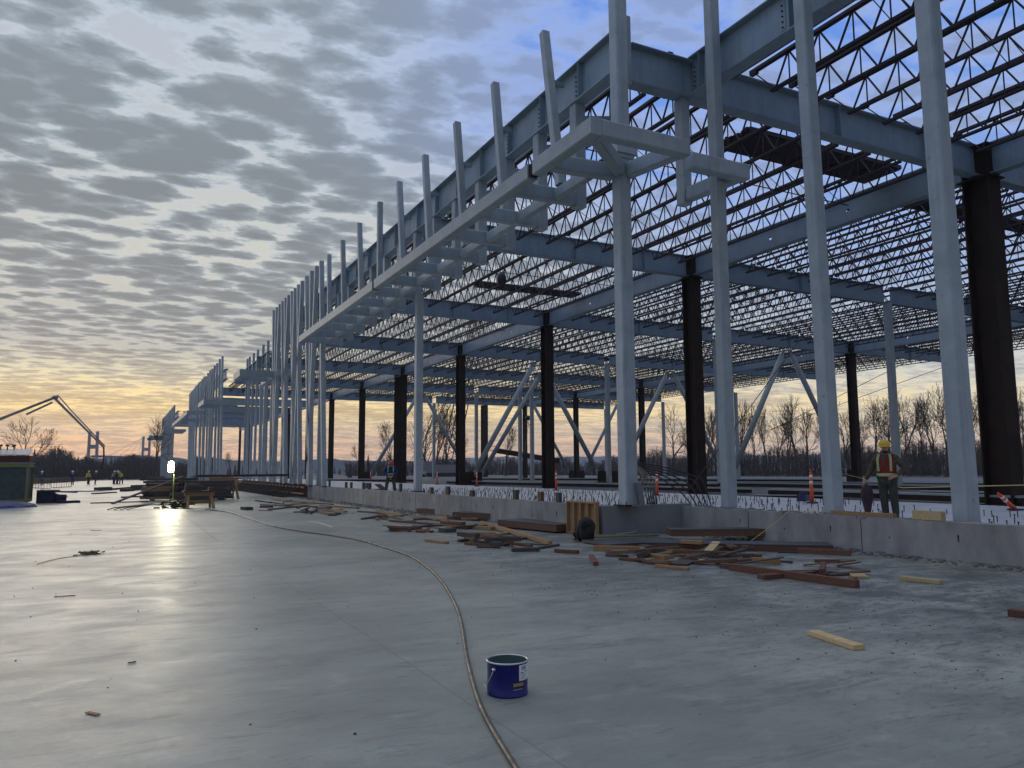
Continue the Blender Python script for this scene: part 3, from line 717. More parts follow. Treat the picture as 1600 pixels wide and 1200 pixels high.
# form panel at the wall corner, leaning upright
fp = thing('form_panel', 'tan plywood form panel with upright studs standing at the wall corner', 'form panel', (10.38, 15.9, 0))
part('plywood', MB().slabpoly([(10.30,15.74),(10.315,15.74),(10.315,17.1),(10.30,17.1)], .02, .80), PLYT, fp)
b = MB()
for y in (15.76, 16.1, 16.42, 16.74, 17.08): b.box((10.255, y, .41), (.085,.04,.74))
part('stud', b, WOODS[0], fp); b = MB()
for z in (.03, .80): b.beam((10.255, 15.735, z), (10.255, 17.105, z), .09, .04)
part('plate', b, WOODS[0], fp)

# ------------------------------------------------------------------ boards and debris on the slab
def plank(a, b_, w, h, m, label, z0=0.0, z1=None, name='loose_board', group='loose boards on the slab', cat='board'):
    p0 = G(*a); p1 = G(*b_); z1 = z0 if z1 is None else z1
    p0.z = z0+h/2+.004; p1.z = z1+h/2+.004
    o = solo(name, MB().beam(p0, p1, w, h), m, label, cat, loc=p0, group=group)
    return o
W0, W1, W2, W3, W4 = WOODS
P_ = [
 ((752,822),(860,852),.09,.09,W0,'long pale board sloping toward the viewer in front of the stacked form beams',.05,.0),
 ((668,846),(698,850),.14,.05,W0,'short tan offcut lying alone left of the board pile'),
 ((799,862),(842,861),.20,.07,W3,'dark grey block lying below the long pale board'),
 ((842,858),(872,853),.09,.04,W3,'thin dark board touching the dark grey block'),
 ((868,863),(903,865),.12,.06,W1,'short brown board between the dark block and the lone tan block'),
 ((924,872),(931,884),.09,.06,W2,'reddish short block lying alone below the backpack'),
 ((1025,886),(1076,891),.08,.04,W0,'thin tan stick lying alone below the debris pile'),
 ((1128,887),(1146,889),.14,.07,W3,'small grey-brown block at the left end of the long red beam'),
 ((1142,891),(1340,919),.10,.10,W2,'long red-brown beam lying diagonally on the slab'),
 ((1188,905),(1270,899),.14,.06,W2,'brown board crossing under the long red beam'),
 ((1218,897),(1288,896),.06,.05,W1,'thin dark batten behind the long red beam'),
 ((1285,905),(1287,892),.08,.14,W2,'upright splintered block behind the long red beam'),
 ((1318,916),(1334,907),.10,.05,W1,'small offcut at the right end of the long red beam'),
 ((1333,895),(1345,904),.22,.03,W4,'small pale square offcut right of the red beam'),
 ((1408,906),(1470,913),.10,.05,W4,'pale board with a dark stripe lying right of the red beam'),
 ((1270,992),(1343,1016),.12,.04,W4,'pale broad board lying nearest the viewer on the right'),
 ((1578,962),(1625,968),.12,.07,W2,'red-brown board cut by the right edge of the picture'),
 ((1092,880),(1120,858),.16,.03,W4,'pale greenish board leaning on the debris pile',.0,.12),
 ((1008,872),(1042,877),.12,.09,W0,'bright tan block on the front edge of the debris pile'),
 ((1005,880),(1045,884),.10,.04,W2,'red-brown board under the bright tan block'),
 ((927,861),(1000,862),.12,.10,W0,'tan board at the left front of the debris pile'),
 ((1060,884),(1120,862),.30,.03,W3,'dark flat plywood scrap in the debris pile',.0,.08),
 ((1120,882),(1178,879),.14,.07,W1,'brown board at the right front of the debris pile'),
 ((1124,876),(1176,866),.10,.04,W3,'thin dark board sloping in the right of the debris pile',.05,.1),
 ((1040,868),(1150,872),.10,.05,W1,'brown batten across the middle of the debris pile',.06),
 ((985,868),(1060,862),.12,.05,W1,'brown board deep in the left of the debris pile',.05),
 ((1065,860),(1098,862),.16,.06,W0,'short tan offcut on top of the debris pile',.14),
 ((1186,857),(1230,860),.10,.05,W1,'dark board just right of the debris pile'),
 ((1210,878),(1238,880),.05,.03,W3,'tiny dark stick right of the debris pile'),
 ((1290,874),(1320,880),.02,.015,W4,'thin pale splinter behind the red beam'),
 ((1216,864),(1300,866),.05,.03,W3,'thin dark lath in front of the long form beams'),
 ((590,803),(628,812),.16,.07,W0,'pale board on top of the far left board pile',.08),
 ((560,800),(640,806),.12,.05,W1,'brown board in the far left board pile'),
 ((566,812),(600,806),.12,.05,W3,'dark board in the far left board pile'),
 ((610,815),(700,822),.12,.05,W1,'long brown board in front of the far left pile'),
 ((630,826),(690,822),.10,.05,W3,'dark slanted board in front of the far left pile'),
 ((640,808),(700,816),.10,.05,W0,'tan board behind the cord in the far left pile',.04),
 ((690,832),(708,831),.35,.10,W3,'dark square block beside the thin cord'),
 ((700,823),(770,829),.16,.09,W0,'pale end of a form beam peeping from under the stack'),
 ((717,847),(745,843),.09,.05,W3,'dark stick left below the long pale board'),
 ((728,843),(752,840),.12,.05,W1,'brown stick beside the thin white cord'),
 ((760,846),(792,844),.16,.05,W3,'dark scrap board below the long pale board, left'),
 ((745,856),(782,856),.08,.03,W3,'thin dark lath nearest the viewer in the middle pile'),
 ((768,851),(795,852),.14,.04,W3,'dark flat offcut in the middle pile'),
 ((770,838),(800,834),.14,.05,W0,'tan offcut against the long pale board'),
 ((800,846),(822,842),.14,.05,W1,'brown offcut right of the long pale board'),
 ((400,783),(455,790),.14,.05,W3,'dark board at the far left end of the farthest pile'),
 ((408,789),(470,793),.12,.05,W3,'lower dark board at the far left of the farthest pile'),
 ((420,797),(480,791),.12,.05,W3,'slanting dark board in the farthest pile'),
 ((425,781),(470,787),.14,.05,W0,'pale board in the farthest pile',.05),
 ((444,792),(490,788),.14,.05,W0,'second pale board in the farthest pile',.05),
 ((458,801),(500,800),.08,.04,W3,'thin dark board nearest the viewer in the farthest pile'),
 ((490,795),(540,803),.16,.07,W0,'bright tan board at the right of the farthest pile',.04),
 ((492,800),(520,806),.14,.05,W1,'brown board under the bright tan one in the farthest pile'),
 ((515,806),(530,804),.14,.06,W3,'dark block at the right end of the farthest pile'),
 ((500,791),(560,795),.12,.05,W1,'brown board behind the bright tan one in the farthest pile'),
 ((381,796),(390,797),.30,.12,W3,'small dark block lying alone on the slab left of the far pile'),
 ((466,785),(520,789),.12,.05,W1,'brown board at the back of the farthest pile'),
]
for i, q in enumerate(P_):
    plank(*q)
rs = random.Random(5)
for (x0, y0, x1, y1, n, pile) in ((590,806,760,836,26,'board pile before the long wall'),(720,836,830,860,20,'pile below the long pale board'),(960,858,1200,886,34,'debris pile in the recessed corner'),(400,780,540,808,20,'farthest board pile'),(1180,870,1330,900,8,'scatter behind the red beam')):
    for i in range(n):
        f = rs.random(); px = x0+(x1-x0)*f; py = y0+(y1-y0)*rs.random()*.8+(y1-y0)*.2*f
        c = G(px, py); a = rs.gauss(-.1, .5)+2.2; L_ = rs.uniform(.15, .9); z = rs.choice((0, 0, .04, .08, .12)); d = Vector((math.cos(a), math.sin(a), 0))*L_/2; th = rs.choice((.02,.04,.05,.09))
        p0 = c-d; p1 = c+d; p0.z = z+th/2+.003; p1.z = z*rs.choice((0,1))+th/2+.003
        solo('wood_offcut', MB().beam(p0, p1, rs.choice((.05,.09,.09,.14,.2)), th), rs.choice((W1,W3,W3,W2,W1,W0)), f'one of many small dark offcuts jumbled in the {pile}', 'offcut', loc=p0, group='offcuts in the '+pile)
# thick stacked form beams against the walls: dark film-faced tops with timber sides
def formbeam(a, b_, w, h, z, label):
    p0 = G(*a); p1 = G(*b_); p0.z = p1.z = z+h/2
    t = thing('form_beam', label, 'form', p0, 'stacked wall forms'); d = (p1-p0).normalized(); s, u = _frame(d, (0,0,1))
    part('film_faced_sheet', MB().beam(p0+Vector((0,0,h/2-.01)), p1+Vector((0,0,h/2-.01)), w, .02), PLYD, t)
    b = MB()
    for sg in (-1, 1): b.beam(p0+s*sg*(w/2-.03)-Vector((0,0,.011)), p1+s*sg*(w/2-.03)-Vector((0,0,.011)), .045, h-.022)
    n = max(2, int((p1-p0).length/.6))
    for i in range(n+1):
        c = p0+(p1-p0)*(i/n)*.98+d*.02-Vector((0,0,.011)); b.beam(c-s*(w/2-.055), c+s*(w/2-.055), .045, h-.024)
    part('timber_frame', b, W1, t)
formbeam((668,801),(760,806),1.1,.16,.02,'farthest stacked wall form lying against the long wall')
formbeam((722,811),(826,816),.95,.17,.08,'middle stacked wall form with a dark gap beneath, against the long wall')
formbeam((800,823),(893,832),1.0,.18,.04,'nearest wall form against the long wall, touching the form panel')
formbeam((1045,845),(1205,844),.55,.15,.12,'upper wall form lying in the recessed corner of the walls')
formbeam((1010,856),(1298,861),.70,.14,.0,'long lower wall form lying before the recessed wall')
formbeam((930,852),(1050,846),1.2,.05,.02,'wide dark plywood sheet lying right of the backpack')
b = MB(); p = G(965, 848); b.slabpoly([(p.x-.3,p.y+.5),(p.x+1.3,p.y+.2),(p.x+1.4,p.y+.5),(p.x,p.y+1.1)], .075, .10)
solo('plywood_offcut', b, mat('olive_plywood', (.10,.10,.05), .7), 'olive plywood offcut beside the backpack', 'board')
# wooden blocks along the wall top
for i, (px, py, w, h) in enumerate(((505,752,.16,.30),(515,752,.14,.34),(541,753,.16,.3),(549,754,.16,.3),(568,757,.16,.32),(577,758,.14,.3),(626,762,.16,.34),(674,770,.20,.24),(700,770,.24,.30),(738,773,.26,.2),(806,776,.22,.28),(845,782,.2,.26),(873,785,.18,.26))):
    p = G(px, py, .73); x = 10.55; y = p.y*x/max(p.x, .1)
    solo('wood_block', MB().box((x, y, .73+h/2), (.10, w, h)), random.choice((W3, W1, W3)), f'short upright wood block on top of the long wall, {nth(i)} from the left', 'wood block', group='blocks on the wall top')
solo('wall_top_board', MB().beam((12.98, 11.2, .705), (12.95, 9.75, .705), .10, .08), W0, 'orange-tan board lying on the near wall top below the worker', 'board')
solo('wall_top_board', MB().beam((12.95, 9.35, .75), (12.93, 8.78, .75), .12, .16), W4, 'thick pale timber on the near wall top left of the nearest column', 'board')
p = Vector((11.0, 36.2, .73)); b = MB(); b.box(p+Vector((0,1.2,.14)), (.25,.42,.28)); solo('tool_box', b, TARP, 'small dark blue tool box on the long wall left of the worker in blue', 'tool box')
b = MB(); b.slabpoly([(10.6,33.9),(10.9,33.9),(10.9,35.0),(10.6,35.0)], .735, .76); b.beam((10.75,34.0,.76),(10.75,35.0,.98),.3,.02); solo('metal_tray', b, RUST, 'dark sloping tray on the long wall right of the worker in blue', 'tray')
# thin cords
def cord(pts, r, m, label, name='cord', cat='cord', zs=None):
    P = [G(*p) for p in pts]
    for i, p in enumerate(P): p.z = (zs[i] if zs else r)+.003
    out = []
    for i in range(len(P)-1):
        a = P[max(i-1,0)]; b_ = P[i]; c = P[i+1]; d = P[min(i+2,len(P)-1)]
        for k in range(8):
            t = k/8; out.append(.5*((2*b_)+(c-a)*t+(2*a-5*b_+4*c-d)*t*t+(3*b_-a-3*c+d)*t**3))
    out.append(P[-1])
    return solo(name, MB().tube(out, r, 10), m, label, cat, smooth=True)
cord([(318,796),(360,802),(420,821),(470,831),(520,838),(565,846),(602,857),(640,870),(668,888),(690,910),(706,935),(717,960),(724,990),(729,1025),(737,1060),(748,1098),(762,1130),(782,1165),(805,1203),(840,1260)],
     .016, HOSE, 'long grey-brown rubber hose snaking across the slab past the bucket', 'rubber_hose', 'hose')
cord([(590,812),(640,826),(672,834),(700,838),(730,842),(742,846),(755,845),(780,846),(800,852),(815,856)], .008, ROPE, 'thin pale cord winding through the board piles left')
cord([(955,849),(962,841),(990,838),(1000,834),(1030,832),(1045,834),(1060,838),(1064,842)], .008, ROPE, 'thin yellow cord looping right of the backpack', zs=[.02,.08,.1,.12,.12,.14,.12,.05])
cord([(552,792),(556,799),(548,803)], .007, ROPE, 'short white tie lying before the far end of the long wall')
cord([(480,815),(500,818),(520,824)], .006, WHITE, 'thin white scratch of wire beside the hose')
b = MB(); b.tube([(12.4, 12.9, .03),(12.75, 12.4,.5),(12.84, 12.2,.7),(13.0,11.9,.70),(13.1,11.5,.69)], .008, 6); solo('cord', b, ROPE, 'yellow cord hanging over the near wall left of the third tall column', 'cord')
b = MB(); p = G(140,866); 
for i in range(46): b.box(p+Vector((random.gauss(0,.09), random.gauss(0,.10), random.uniform(.005,.05))), (.09,.03,.02), random.uniform(0,3))
solo('cord_heap', b, mat('dirty_rag', (.16,.12,.05), .9), 'small tangled yellow-brown rag lying alone on the slab at left', 'rag')
cord([(136,867),(115,870),(88,874),(58,882)], .006, ROPE, 'thin tail of cord trailing left from the rag')
plank((136,1114),(154,1118),.035,.004,mat('red_tape', (.22,.03,.02), .6),'small red scrap of tape lying on the slab at lower left',name='tape_scrap',cat='scrap',group=None)
for i, (a, c, l) in enumerate((((1106,868),(1130,870),'glinting white scrap of foil by the debris pile'),((200,1037),(212,1035),'tiny dark nail at the left of the slab'),((85,933),(118,931),'flat dark sliver on the slab below the rag'),((142,829),(158,829),'small dark chip beyond the rag'))):
    plank(a, c, .02, .008, WHITE if i in (0, 4) else BLACK, l, name='scrap', cat='scrap', group='small scraps')

# ------------------------------------------------------------------ bucket
def bucket():
    c = G(793, 1083); c = Vector((c.x, c.y, 0)); r, h = .148, .235
    t = thing('paint_bucket', 'open dark blue metal pail standing beside the hose', 'bucket', c)
    part('shell', MB().lathe(c, [(0,.006),(r-.006,.006),(r-.004,.0),(r,.004),(r,.012),(r-.002,.016),(r-.002,h-.01),(r+.003,h-.006),(r+.004,h),(r,h+.003)], 48), BLUE, t, True)
    part('rim', MB().lathe(c, [(r+.005,h-.004),(r+.006,h+.002),(r+.002,h+.006),(r-.005,h+.004),(r-.006,h-.003)], 48), METAL, t, True)
    part('inside', MB().lathe(c, [(r-.007,h),(r-.007,.02),(0,.02)], 48), INNER, t, True)
    d = (EYE-c); d.z = 0; d.normalize(); s = Vector((-d.y, d.x, 0))           # toward the viewer and to its right
    def on(a, z, rr=0.0):                                                     # a = angle to the right from the viewer direction
        return c+(d*math.cos(a)+s*math.sin(a))*(r+rr)+Vector((0,0,z))
    def patch(a0, a1, z0, z1, off, n=10):
        b = MB()
        for i in range(n):
            x0, x1 = a0+(a1-a0)*i/n, a0+(a1-a0)*(i+1)/n; b.quad(on(x0,z0,off),on(x1,z0,off),on(x1,z1,off),on(x0,z1,off))
        return b
    la = part('label_sheet', patch(R(34), R(80), .115, .222, .0008), WHITE, t)
    grey = mat('label_print', (.30,.33,.36), .6); ochre = mat('label_ochre', (.35,.24,.06), .6)
    b = patch(R(39), R(50), .166, .172, .0016, 3); b2 = patch(R(56), R(66), .170, .176, .0016, 3)
    k = len(b.v); b.v += b2.v; b.f += [tuple(i+k for i in f) for f in b2.f]; part('print_bars', b, BLACK, la)
    b = MB()
    for z in (.125, .133, .141, .149, .157):
        q = patch(R(39), R(60+random.uniform(-8,8)), z, z+.003, .0016, 5); k = len(b.v); b.v += q.v; b.f += [tuple(i+k for i in f) for f in q.f]
    q = patch(R(42), R(62), .186, .212, .0016, 5); k = len(b.v); b.v += q.v; b.f += [tuple(i+k for i in f) for f in q.f]
    part('print_text', b, grey, la)
    part('ochre_strip', patch(R(16), R(50), .080, .102, .0008), ochre, t); part('small_text', patch(R(16), R(46), .056, .062, .0008), grey, t)
    e = on(R(-38), h-.045, .004)
    part('ear', MB().rod(e, e+(e-c).normalized()*.012-Vector((0,0,.0)), .013, 14), METAL, t, True)
    w = [on(R(-38), h-.045, .012), on(R(-46), h-.09, .016), on(R(-56), .10, .022), on(R(-62), .055, .018)]
    e2 = on(R(142), h-.045, .004); part('ear', MB().rod(e2, e2+(on(R(142),h-.045,.02)-e2), .013, 14), METAL, t, True)
    for a in range(-80, -218, -15): w.append(on(R(a), .05+abs(a+130)*.0004, .022))
    w += [on(R(-216), .10, .016), e2]
    part('handle', MB().tube(w, .0022, 6), METAL, t, True)
bucket()

# ------------------------------------------------------------------ backpack
def backpack():
    c = G(917, 846); t = thing('tool_backpack', 'black tool backpack slumped against the form panel', 'backpack', c)
    bm_ = mat('black_canvas', (.008,.008,.009), .9, var=(.02,.02,.018), vscale=14, bump=.5, bscale=30)
    def lump(c0, rx, ry, rz, seed):
        b = MB(); n = 16; m_ = 10; rr = random.Random(seed); ph = [rr.uniform(0,6) for _ in range(4)]
        for i in range(m_+1):
            a = -math.pi/2+math.pi*i/m_
            for j in range(n):
                t_ = 2*math.pi*j/n; q = 1+.10*math.sin(3*t_+ph[0]+2*a)+.08*math.sin(5*t_+ph[1]-3*a)+.05*math.sin(9*t_+ph[2]); ca = abs(math.cos(a))**.7; b.v.append(c0+Vector((rx*q*ca*math.cos(t_), ry*q*ca*math.sin(t_), rz*math.sin(a)*(1+.08*math.sin(4*t_+ph[3])))))
        for i in range(m_):
            for j in range(n): q = (j+1) % n; b.f.append((i*n+j, i*n+q, (i+1)*n+q, (i+1)*n+j))
        return b
    part('bag', lump(c+Vector((0,-.06,.25)), .15, .17, .25, 1), bm_, t, True); part('side_pouch', lump(c+Vector((-.06,.17,.16)), .10, .10, .16, 2), bm_, t, True); part('flap', lump(c+Vector((-.05,-.03,.40)), .14, .18, .12, 3), bm_, t, True)
    for sg in (-1, 1): part('strap', MB().tube([c+Vector((-.13,sg*.06,.40)), c+Vector((-.24,sg*.10,.28)), c+Vector((-.25,sg*.13,.12)), c+Vector((-.16,sg*.15,.03))], .018, 6), BLACK, t, True)
    part('pocket', MB().box(c+Vector((-.17,.15,.11)), (.10,.16,.17), .2), BLACK, t); part('tag', MB().box(c+Vector((-.24,.16,.09)), (.01,.05,.05), .2), LIME, t)
    part('grip', MB().tube([c+Vector((.0,-.05,.49)), c+Vector((0,-.03,.55)), c+Vector((0,.03,.55)), c+Vector((0,.05,.49))], .010, 6), BLACK, t, True)
backpack()

# ------------------------------------------------------------------ safety posts on the deck
def delineator(px, py, h, label, tilt=0.0):
    p = G(px, py, .41); t = thing('safety_post', label, 'safety post', p, 'orange safety posts'); r = .055
    part('base', MB().lathe(p, [(0,.04),(.20,.04),(.21,.02),(.21,0),(0,0)], 12), BLACK, t)
    ax = Vector((math.sin(tilt), 0, math.cos(tilt)))
    part('post', MB().rod(p+ax*.04, p+ax*h, r*1.25, 14, r*.8), ORANGE, t, True)
    for f in (.62, .82): part('band', MB().rod(p+ax*h*f, p+ax*h*(f+.09), r*(1.25-.45*f)+.006, 14, r*(1.25-.45*(f+.09))+.006), WHITE, t, True)
    part('grip', MB().rod(p+ax*h, p+ax*(h+.09), .03, 10), ORANGE, t, True)
delineator(683,757,1.1,'orange safety post just right of the pale column on the long wall'); delineator(745,760,1.1,'orange safety post left of the second dark column')
delineator(869,766,1.1,'orange safety post touching the dark column near the picture centre'); delineator(1027,774,1.05,'orange safety post right of the corner column')
delineator(1269,786,1.05,'orange and white safety post left of the third tall column'); delineator(579,752,1.1,'far orange safety post left of the worker in blue')
delineator(1587,797,.8,'fallen orange safety post at the right edge below the dark column', -1.0)

# shear studs and starter bars in the deck
sm = MB(); sm.rod((0,0,0), (0,0,.13), .011, 6); sm.rod((0,0,.13), (0,0,.145), .019, 6); stud_me = sm.mesh('deck_stud', BLACK)
studs = []
for x in (13.55, 13.95, 15.0, 15.35, 16.8, 17.15, 19.2):
    y = 6.4
    while y < 46:
        if not (x < 15.4 and y > 15.2 and y < 16.2): studs.append((x+random.uniform(-.05,.05), y+random.uniform(-.08,.08)))
        y += random.choice((.26,.34,.5,.7))*(1 if y < 20 else 1.6)
for x in (11.5, 12.0, 12.5, 13.0, 14.4, 16.0, 18.2, 20.4, 21.6):
    y = 17
    while y < 44: studs.append((x+random.uniform(-.05,.05), y+random.uniform(-.1,.1))); y += random.choice((.22,.35,.5))
studs.sort(key=lambda p: math.hypot(*p))
for x, y in studs[:290]:
    o = bpy.data.objects.new('deck_stud', stud_me); col.objects.link(o); o.location = (x, y, .385); s_ = random.uniform(.85, 1.5); o.scale = (1,1,s_); o.rotation_euler = (random.uniform(-.06,.06), random.uniform(-.06,.06), 0)
    props(o, 'short dark steel stud standing up from the pale ribbed floor deck', 'steel stud', 'steel studs on the floor deck')
b = MB()
for x, y in studs[290:]: b.rod((x,y,.385), (x+random.uniform(-.02,.02),y,.385+random.uniform(.13,.22)), .013, 5)
struct('far_deck_studs', b, BLACK, kind='stuff')
# long steel pieces lying beyond the deck, pale tops
ST = [((1205,770),(1600,786),.40,.28,'thick pale beam lying behind the worker'),((1010,763),(1170,768),.5,.24,'pale plank stack right of the corner column'),
      ((1130,753),(1600,757),.30,.2,'thin far pale beam behind the right columns'),((1110,757),(1600,766),.35,.3,'pale stacked beams in front of the far thin one'),
      ((700,753),(990,760),.35,.3,'long pale beam behind the starter bars'),((985,756),(1120,758),.4,.25,'pale stack right behind the corner column'),
      ((930,748),(1290,750),.4,.25,'far pale beam under the braces'),((505,749),(650,750),.6,.3,'pale beam behind the worker in blue'),
      ((745,747),(960,748),.4,.25,'far pale beam left of the corner column'),((1180,775),(1300,777),.3,.12,'short dark plank right of the second tall column'),
      ((1440,771),(1600,775),.3,.2,'pale beam behind the nearest tall column')]
for a, c, w, h, l in ST:
    p0 = G(a[0], a[1]+3, .33); p1 = G(c[0], c[1]+3, .33); t = thing('stacked_beam', l, 'beam', p0, 'steel lying on the floor'); up = Vector((0,0,1))
    part('lower_beam', MB().beam(p0+up*(h*.35+.02), p1+up*(h*.35+.02), w*.9, h*.7), RUST, t); part('upper_beam', MB().beam(p0+up*(h*.86+.03), p1+up*(h*.86+.03), w, h*.28), PAINT2, t)
# cables draped at the corner column foot
b = MB()
for k in range(5):
    a = Vector((11.6, 15.5, .75)); q = [a+Vector((.1*k,.05*k,0)), a+Vector((1.0+.1*k, 1.6, .35+.05*k)), a+Vector((2.2,3.2+.2*k,.75+.08*k)), a+Vector((3.4+.3*k, 3.4, .35+.05*k)), a+Vector((3.9+.35*k, 3.0+.2*k, -.30))]
    o_ = []
    for i in range(len(q)-1):
        for s_ in range(5): o_.append(q[i].lerp(q[i+1], s_/5)+Vector((0,0,.10*math.sin(s_/5*math.pi))))
    o_.append(q[-1]); b.tube(o_, .022, 6)
solo('welding_cables', b, BLACK, 'tangle of black cables draped from the foot of the corner column', 'cable', smooth=True)
b = MB(); b.slabpoly([(11.0,15.3),(11.5,15.2),(11.5,15.42),(11.0,15.44)], .72, .75); b.beam((11.30,15.40,.75),(11.22,15.42,1.28),.30,.12); solo('grinder_box', b, CONCD, 'grey dusty sack leaning on the foot of the corner column', 'sack')
p = G(1255, 783, .4); b = MB(); b.box(p+Vector((0,0,.12)), (.45,.3,.22), .4); b.box(p+Vector((0,0,.27)), (.3,.2,.08), .8); solo('tarp_bundle', b, TARP, 'small dark blue bundle beside the orange and white safety post', 'bundle')
# guy cables
def cable(p0, p1, r, label): 
    solo('guy_cable', MB().rod(p0, p1, r, 5), BLACK, label, 'cable', group='guy cables')
cable((24.5, 29.5, .6), (38.0, 32.0, 11.9), .022, 'long black guy cable slanting up between the corner column and the second tall column')
cable((40.0, 40.0, 4.0), (46.0, 30.0, 9.5), .02, 'thin guy cable high between the third and nearest tall columns'); cable((44.0, 44.0, 4.4), (52.0, 34.0, 8.8), .02, 'second thin guy cable beside the first, in the right opening')
b = MB(); b.tube([G(1290,741,.4)+Vector((0,0,.9)), Vector((21,15.5,1.0)), Vector((19.0,11.5,1.15)), Vector((21,10.2,1.2))], .012, 5); solo('barrier_rope', b, ROPE, 'thin barrier rope strung at waist height behind the worker', 'rope')

# ------------------------------------------------------------------ left background: shed, lumber, work light
def shed():
    c = Vector((-6.1, 47.5, 0)); t = thing('site_shed', 'small netted storage cage with a red board top at the left edge', 'shed', c)
    x0, x1, y0, y1 = -8.6, -4.15, 46.6, 49.4; b = MB()
    for x in (x0, (x0+x1)/2, x1):
        for y in (y0, y1): b.box((x, y, 1.08), (.10,.10,1.96))
    for z in (.16, 1.98):
        for y in (y0, y1): b.beam((x0+.06, y, z), (x1-.06, y, z), .08, .18)
        for x in (x0, x1): b.beam((x, y0+.06, z), (x, y1-.06, z), .08, .16)
    part('frame', b, GREENF, t)
    part('netting', MB().slabpoly([(x0+.05,y0+.03),(x1-.05,y0+.03),(x1-.05,y1-.03),(x0+.05,y1-.03)], .2, 1.9), NET, t)
    part('stacked_boards', MB().slabpoly([(x0,y0+.1),(x1+.05,y0+.1),(x1+.05,y1),(x0,y1)], 2.14, 2.48), REDBR, t)
    part('top_sheet', MB().slabpoly([(x0-.1,y0-.05),(x1+.08,y0-.05),(x1+.08,y1+.05),(x0-.1,y1+.05)], 2.08, 2.13), CONC, t)
    b = MB()
    b.v += [Vector(q) for q in ((x0-.2,y0+.1,2.49),(x1+.0,y0+.1,2.49),(x1-.1,y1+.3,2.86),(x0-.2,y1+.3,2.86),(x0-.2,y0+.1,2.53),(x1+.0,y0+.1,2.53),(x1-.1,y1+.3,2.91),(x0-.2,y1+.3,2.91))]
    b.f += [(0,3,2,1),(4,5,6,7),(0,1,5,4),(1,2,6,5),(2,3,7,6),(3,0,4,7)]; part('roof_sheet', b, mat('pale_metal_roof', (.30,.29,.31), .5), t)
    b = MB()
    for x in (-5.6,-5.3,-5.0): b.rod((x,48.6,2.8), (x,48.6,3.05), .03, 6); b.box((x,48.6,3.05), (.16,.12,.10))
    part('roof_fittings', b, BLACK, t)
shed()
b = MB(); c = Vector((-5.4, 42.6, 0)); n = 16
ring = []
for j in range(n):
    a = 2*math.pi*j/n; ring.append((a, 1+.2*math.sin(3*a)))
for z, s_ in ((.0,1.0),(.10,.93),(.22,.7),(.30,.35),(.31,.02)):
    for a, q in ring: b.v.append(c+Vector((1.9*s_*q*math.cos(a), 1.1*s_*q*math.sin(a), z+.05*math.sin(5*a)*s_*(z>0))))
for i in range(4):
    for j in range(n): q = (j+1) % n; b.f.append((i*n+j, i*n+q, (i+1)*n+q, (i+1)*n+j))
solo('tarpaulin', b, TARP, 'crumpled bright blue tarpaulin on the slab before the netted shed', 'tarpaulin', loc=c)
b = MB(); b.box((-3.4,48.5,.3),(.8,1.2,.6)); b.box((-3.3,48.3,.64),(.9,.9,.08),.3); b.box((-2.75,48.0,.22),(.5,.5,.44),.5); b.box((-2.3,47.6,.06),(1.0,.5,.12),.4); b.beam((-3.6,48.2,.7),(-2.4,47.9,.3),.4,.03); solo('covered_crate', b, mat('navy_cover', (.015,.018,.05), .7), 'dark covered crate just right of the netted shed', 'crate')
def lumber(c, nx, nz, L_, label, rz=0.0, m=None, group='lumber stacks'):
    t = thing('lumber_stack', label, 'lumber', c, group); c = Vector(c)
    for k in range(nz):
        b = MB()
        for j in range(nx):
            off = Vector((random.uniform(-.25,.25), (j-(nx-1)/2)*.26, k*.15+.14)); rr = Matrix.Rotation(rz, 3, 'Z') @ off
            b.box(c+rr, (L_*random.uniform(.85,1.05), .24, .13), rz)
        part('board_layer', b, m or random.choice((W0, W1, W3, PLYD)), t)
    b = MB()
    for s_ in (-.35, .35): b.box(c+(Matrix.Rotation(rz,3,'Z')@Vector((s_*L_,0,.03))), (.1, nx*.27, .06), rz)
    part('bearers', b, W3, t)
lumber((2.7, 48.6, 0), 5, 8, 2.6, 'tall mixed lumber stack behind the work light', .1)
lumber((4.4, 47.5, 0), 5, 7, 2.8, 'dark lumber stack between the work light and the big sawhorse', .15, W3)
lumber((3.7, 45.2, 0), 3, 3, 2.0, 'low dark lumber stack before the tall one', .2, W3)
b = MB(); b.beam((-.2, 44.0, .04), (3.2, 46.6, 1.35), .22, .06); solo('leaning_plank', b, W3, 'long dark plank leaning on the tall lumber stack', 'board')
solo('dark_batten', MB().beam((-1.2,45.5,.04),(1.5,46.2,.04),.15,.05), W3, 'thin dark batten lying left of the leaning plank', 'board')
def sawhorse(c, L_, h, label, m, rz=0.0, top=True):
    c = Vector(c); t = thing('sawhorse', label, 'sawhorse', c, 'sawhorses'); Rm = Matrix.Rotation(rz, 3, 'Z')
    part('top_beam', MB().beam(c+Rm@Vector((-L_/2,0,h)), c+Rm@Vector((L_/2,0,h)), .16, .16), m, t)
    for sx in (-.38, .38):
        for sy in (-1, 1): part('leg', MB().beam(c+Rm@Vector((sx*L_,sy*.10,h-.06)), c+Rm@Vector((sx*L_*1.15,sy*.42,0)), .10, .10), m, t)
        part('spreader', MB().beam(c+Rm@Vector((sx*L_*1.08,-.30,h*.42)), c+Rm@Vector((sx*L_*1.08,.30,h*.42)), .04, .12), m, t)
    part('rail', MB().beam(c+Rm@Vector((-L_*.42,.30,h*.42)), c+Rm@Vector((L_*.42,.30,h*.42)), .05, .14), m, t)
sawhorse((5.6, 48.9, 0), 1.7, 1.18, 'big orange-brown sawhorse right of the lumber stacks', W0, .25)
b = MB()
for k in range(6): b.box((6.6+.2*k, 50.6+.3*k, 1.30+.05*(k%3)), (6.0,.25,.05), .42)
solo('plank_load', b, W3, 'dark planks lying across the big sawhorse', 'boards')
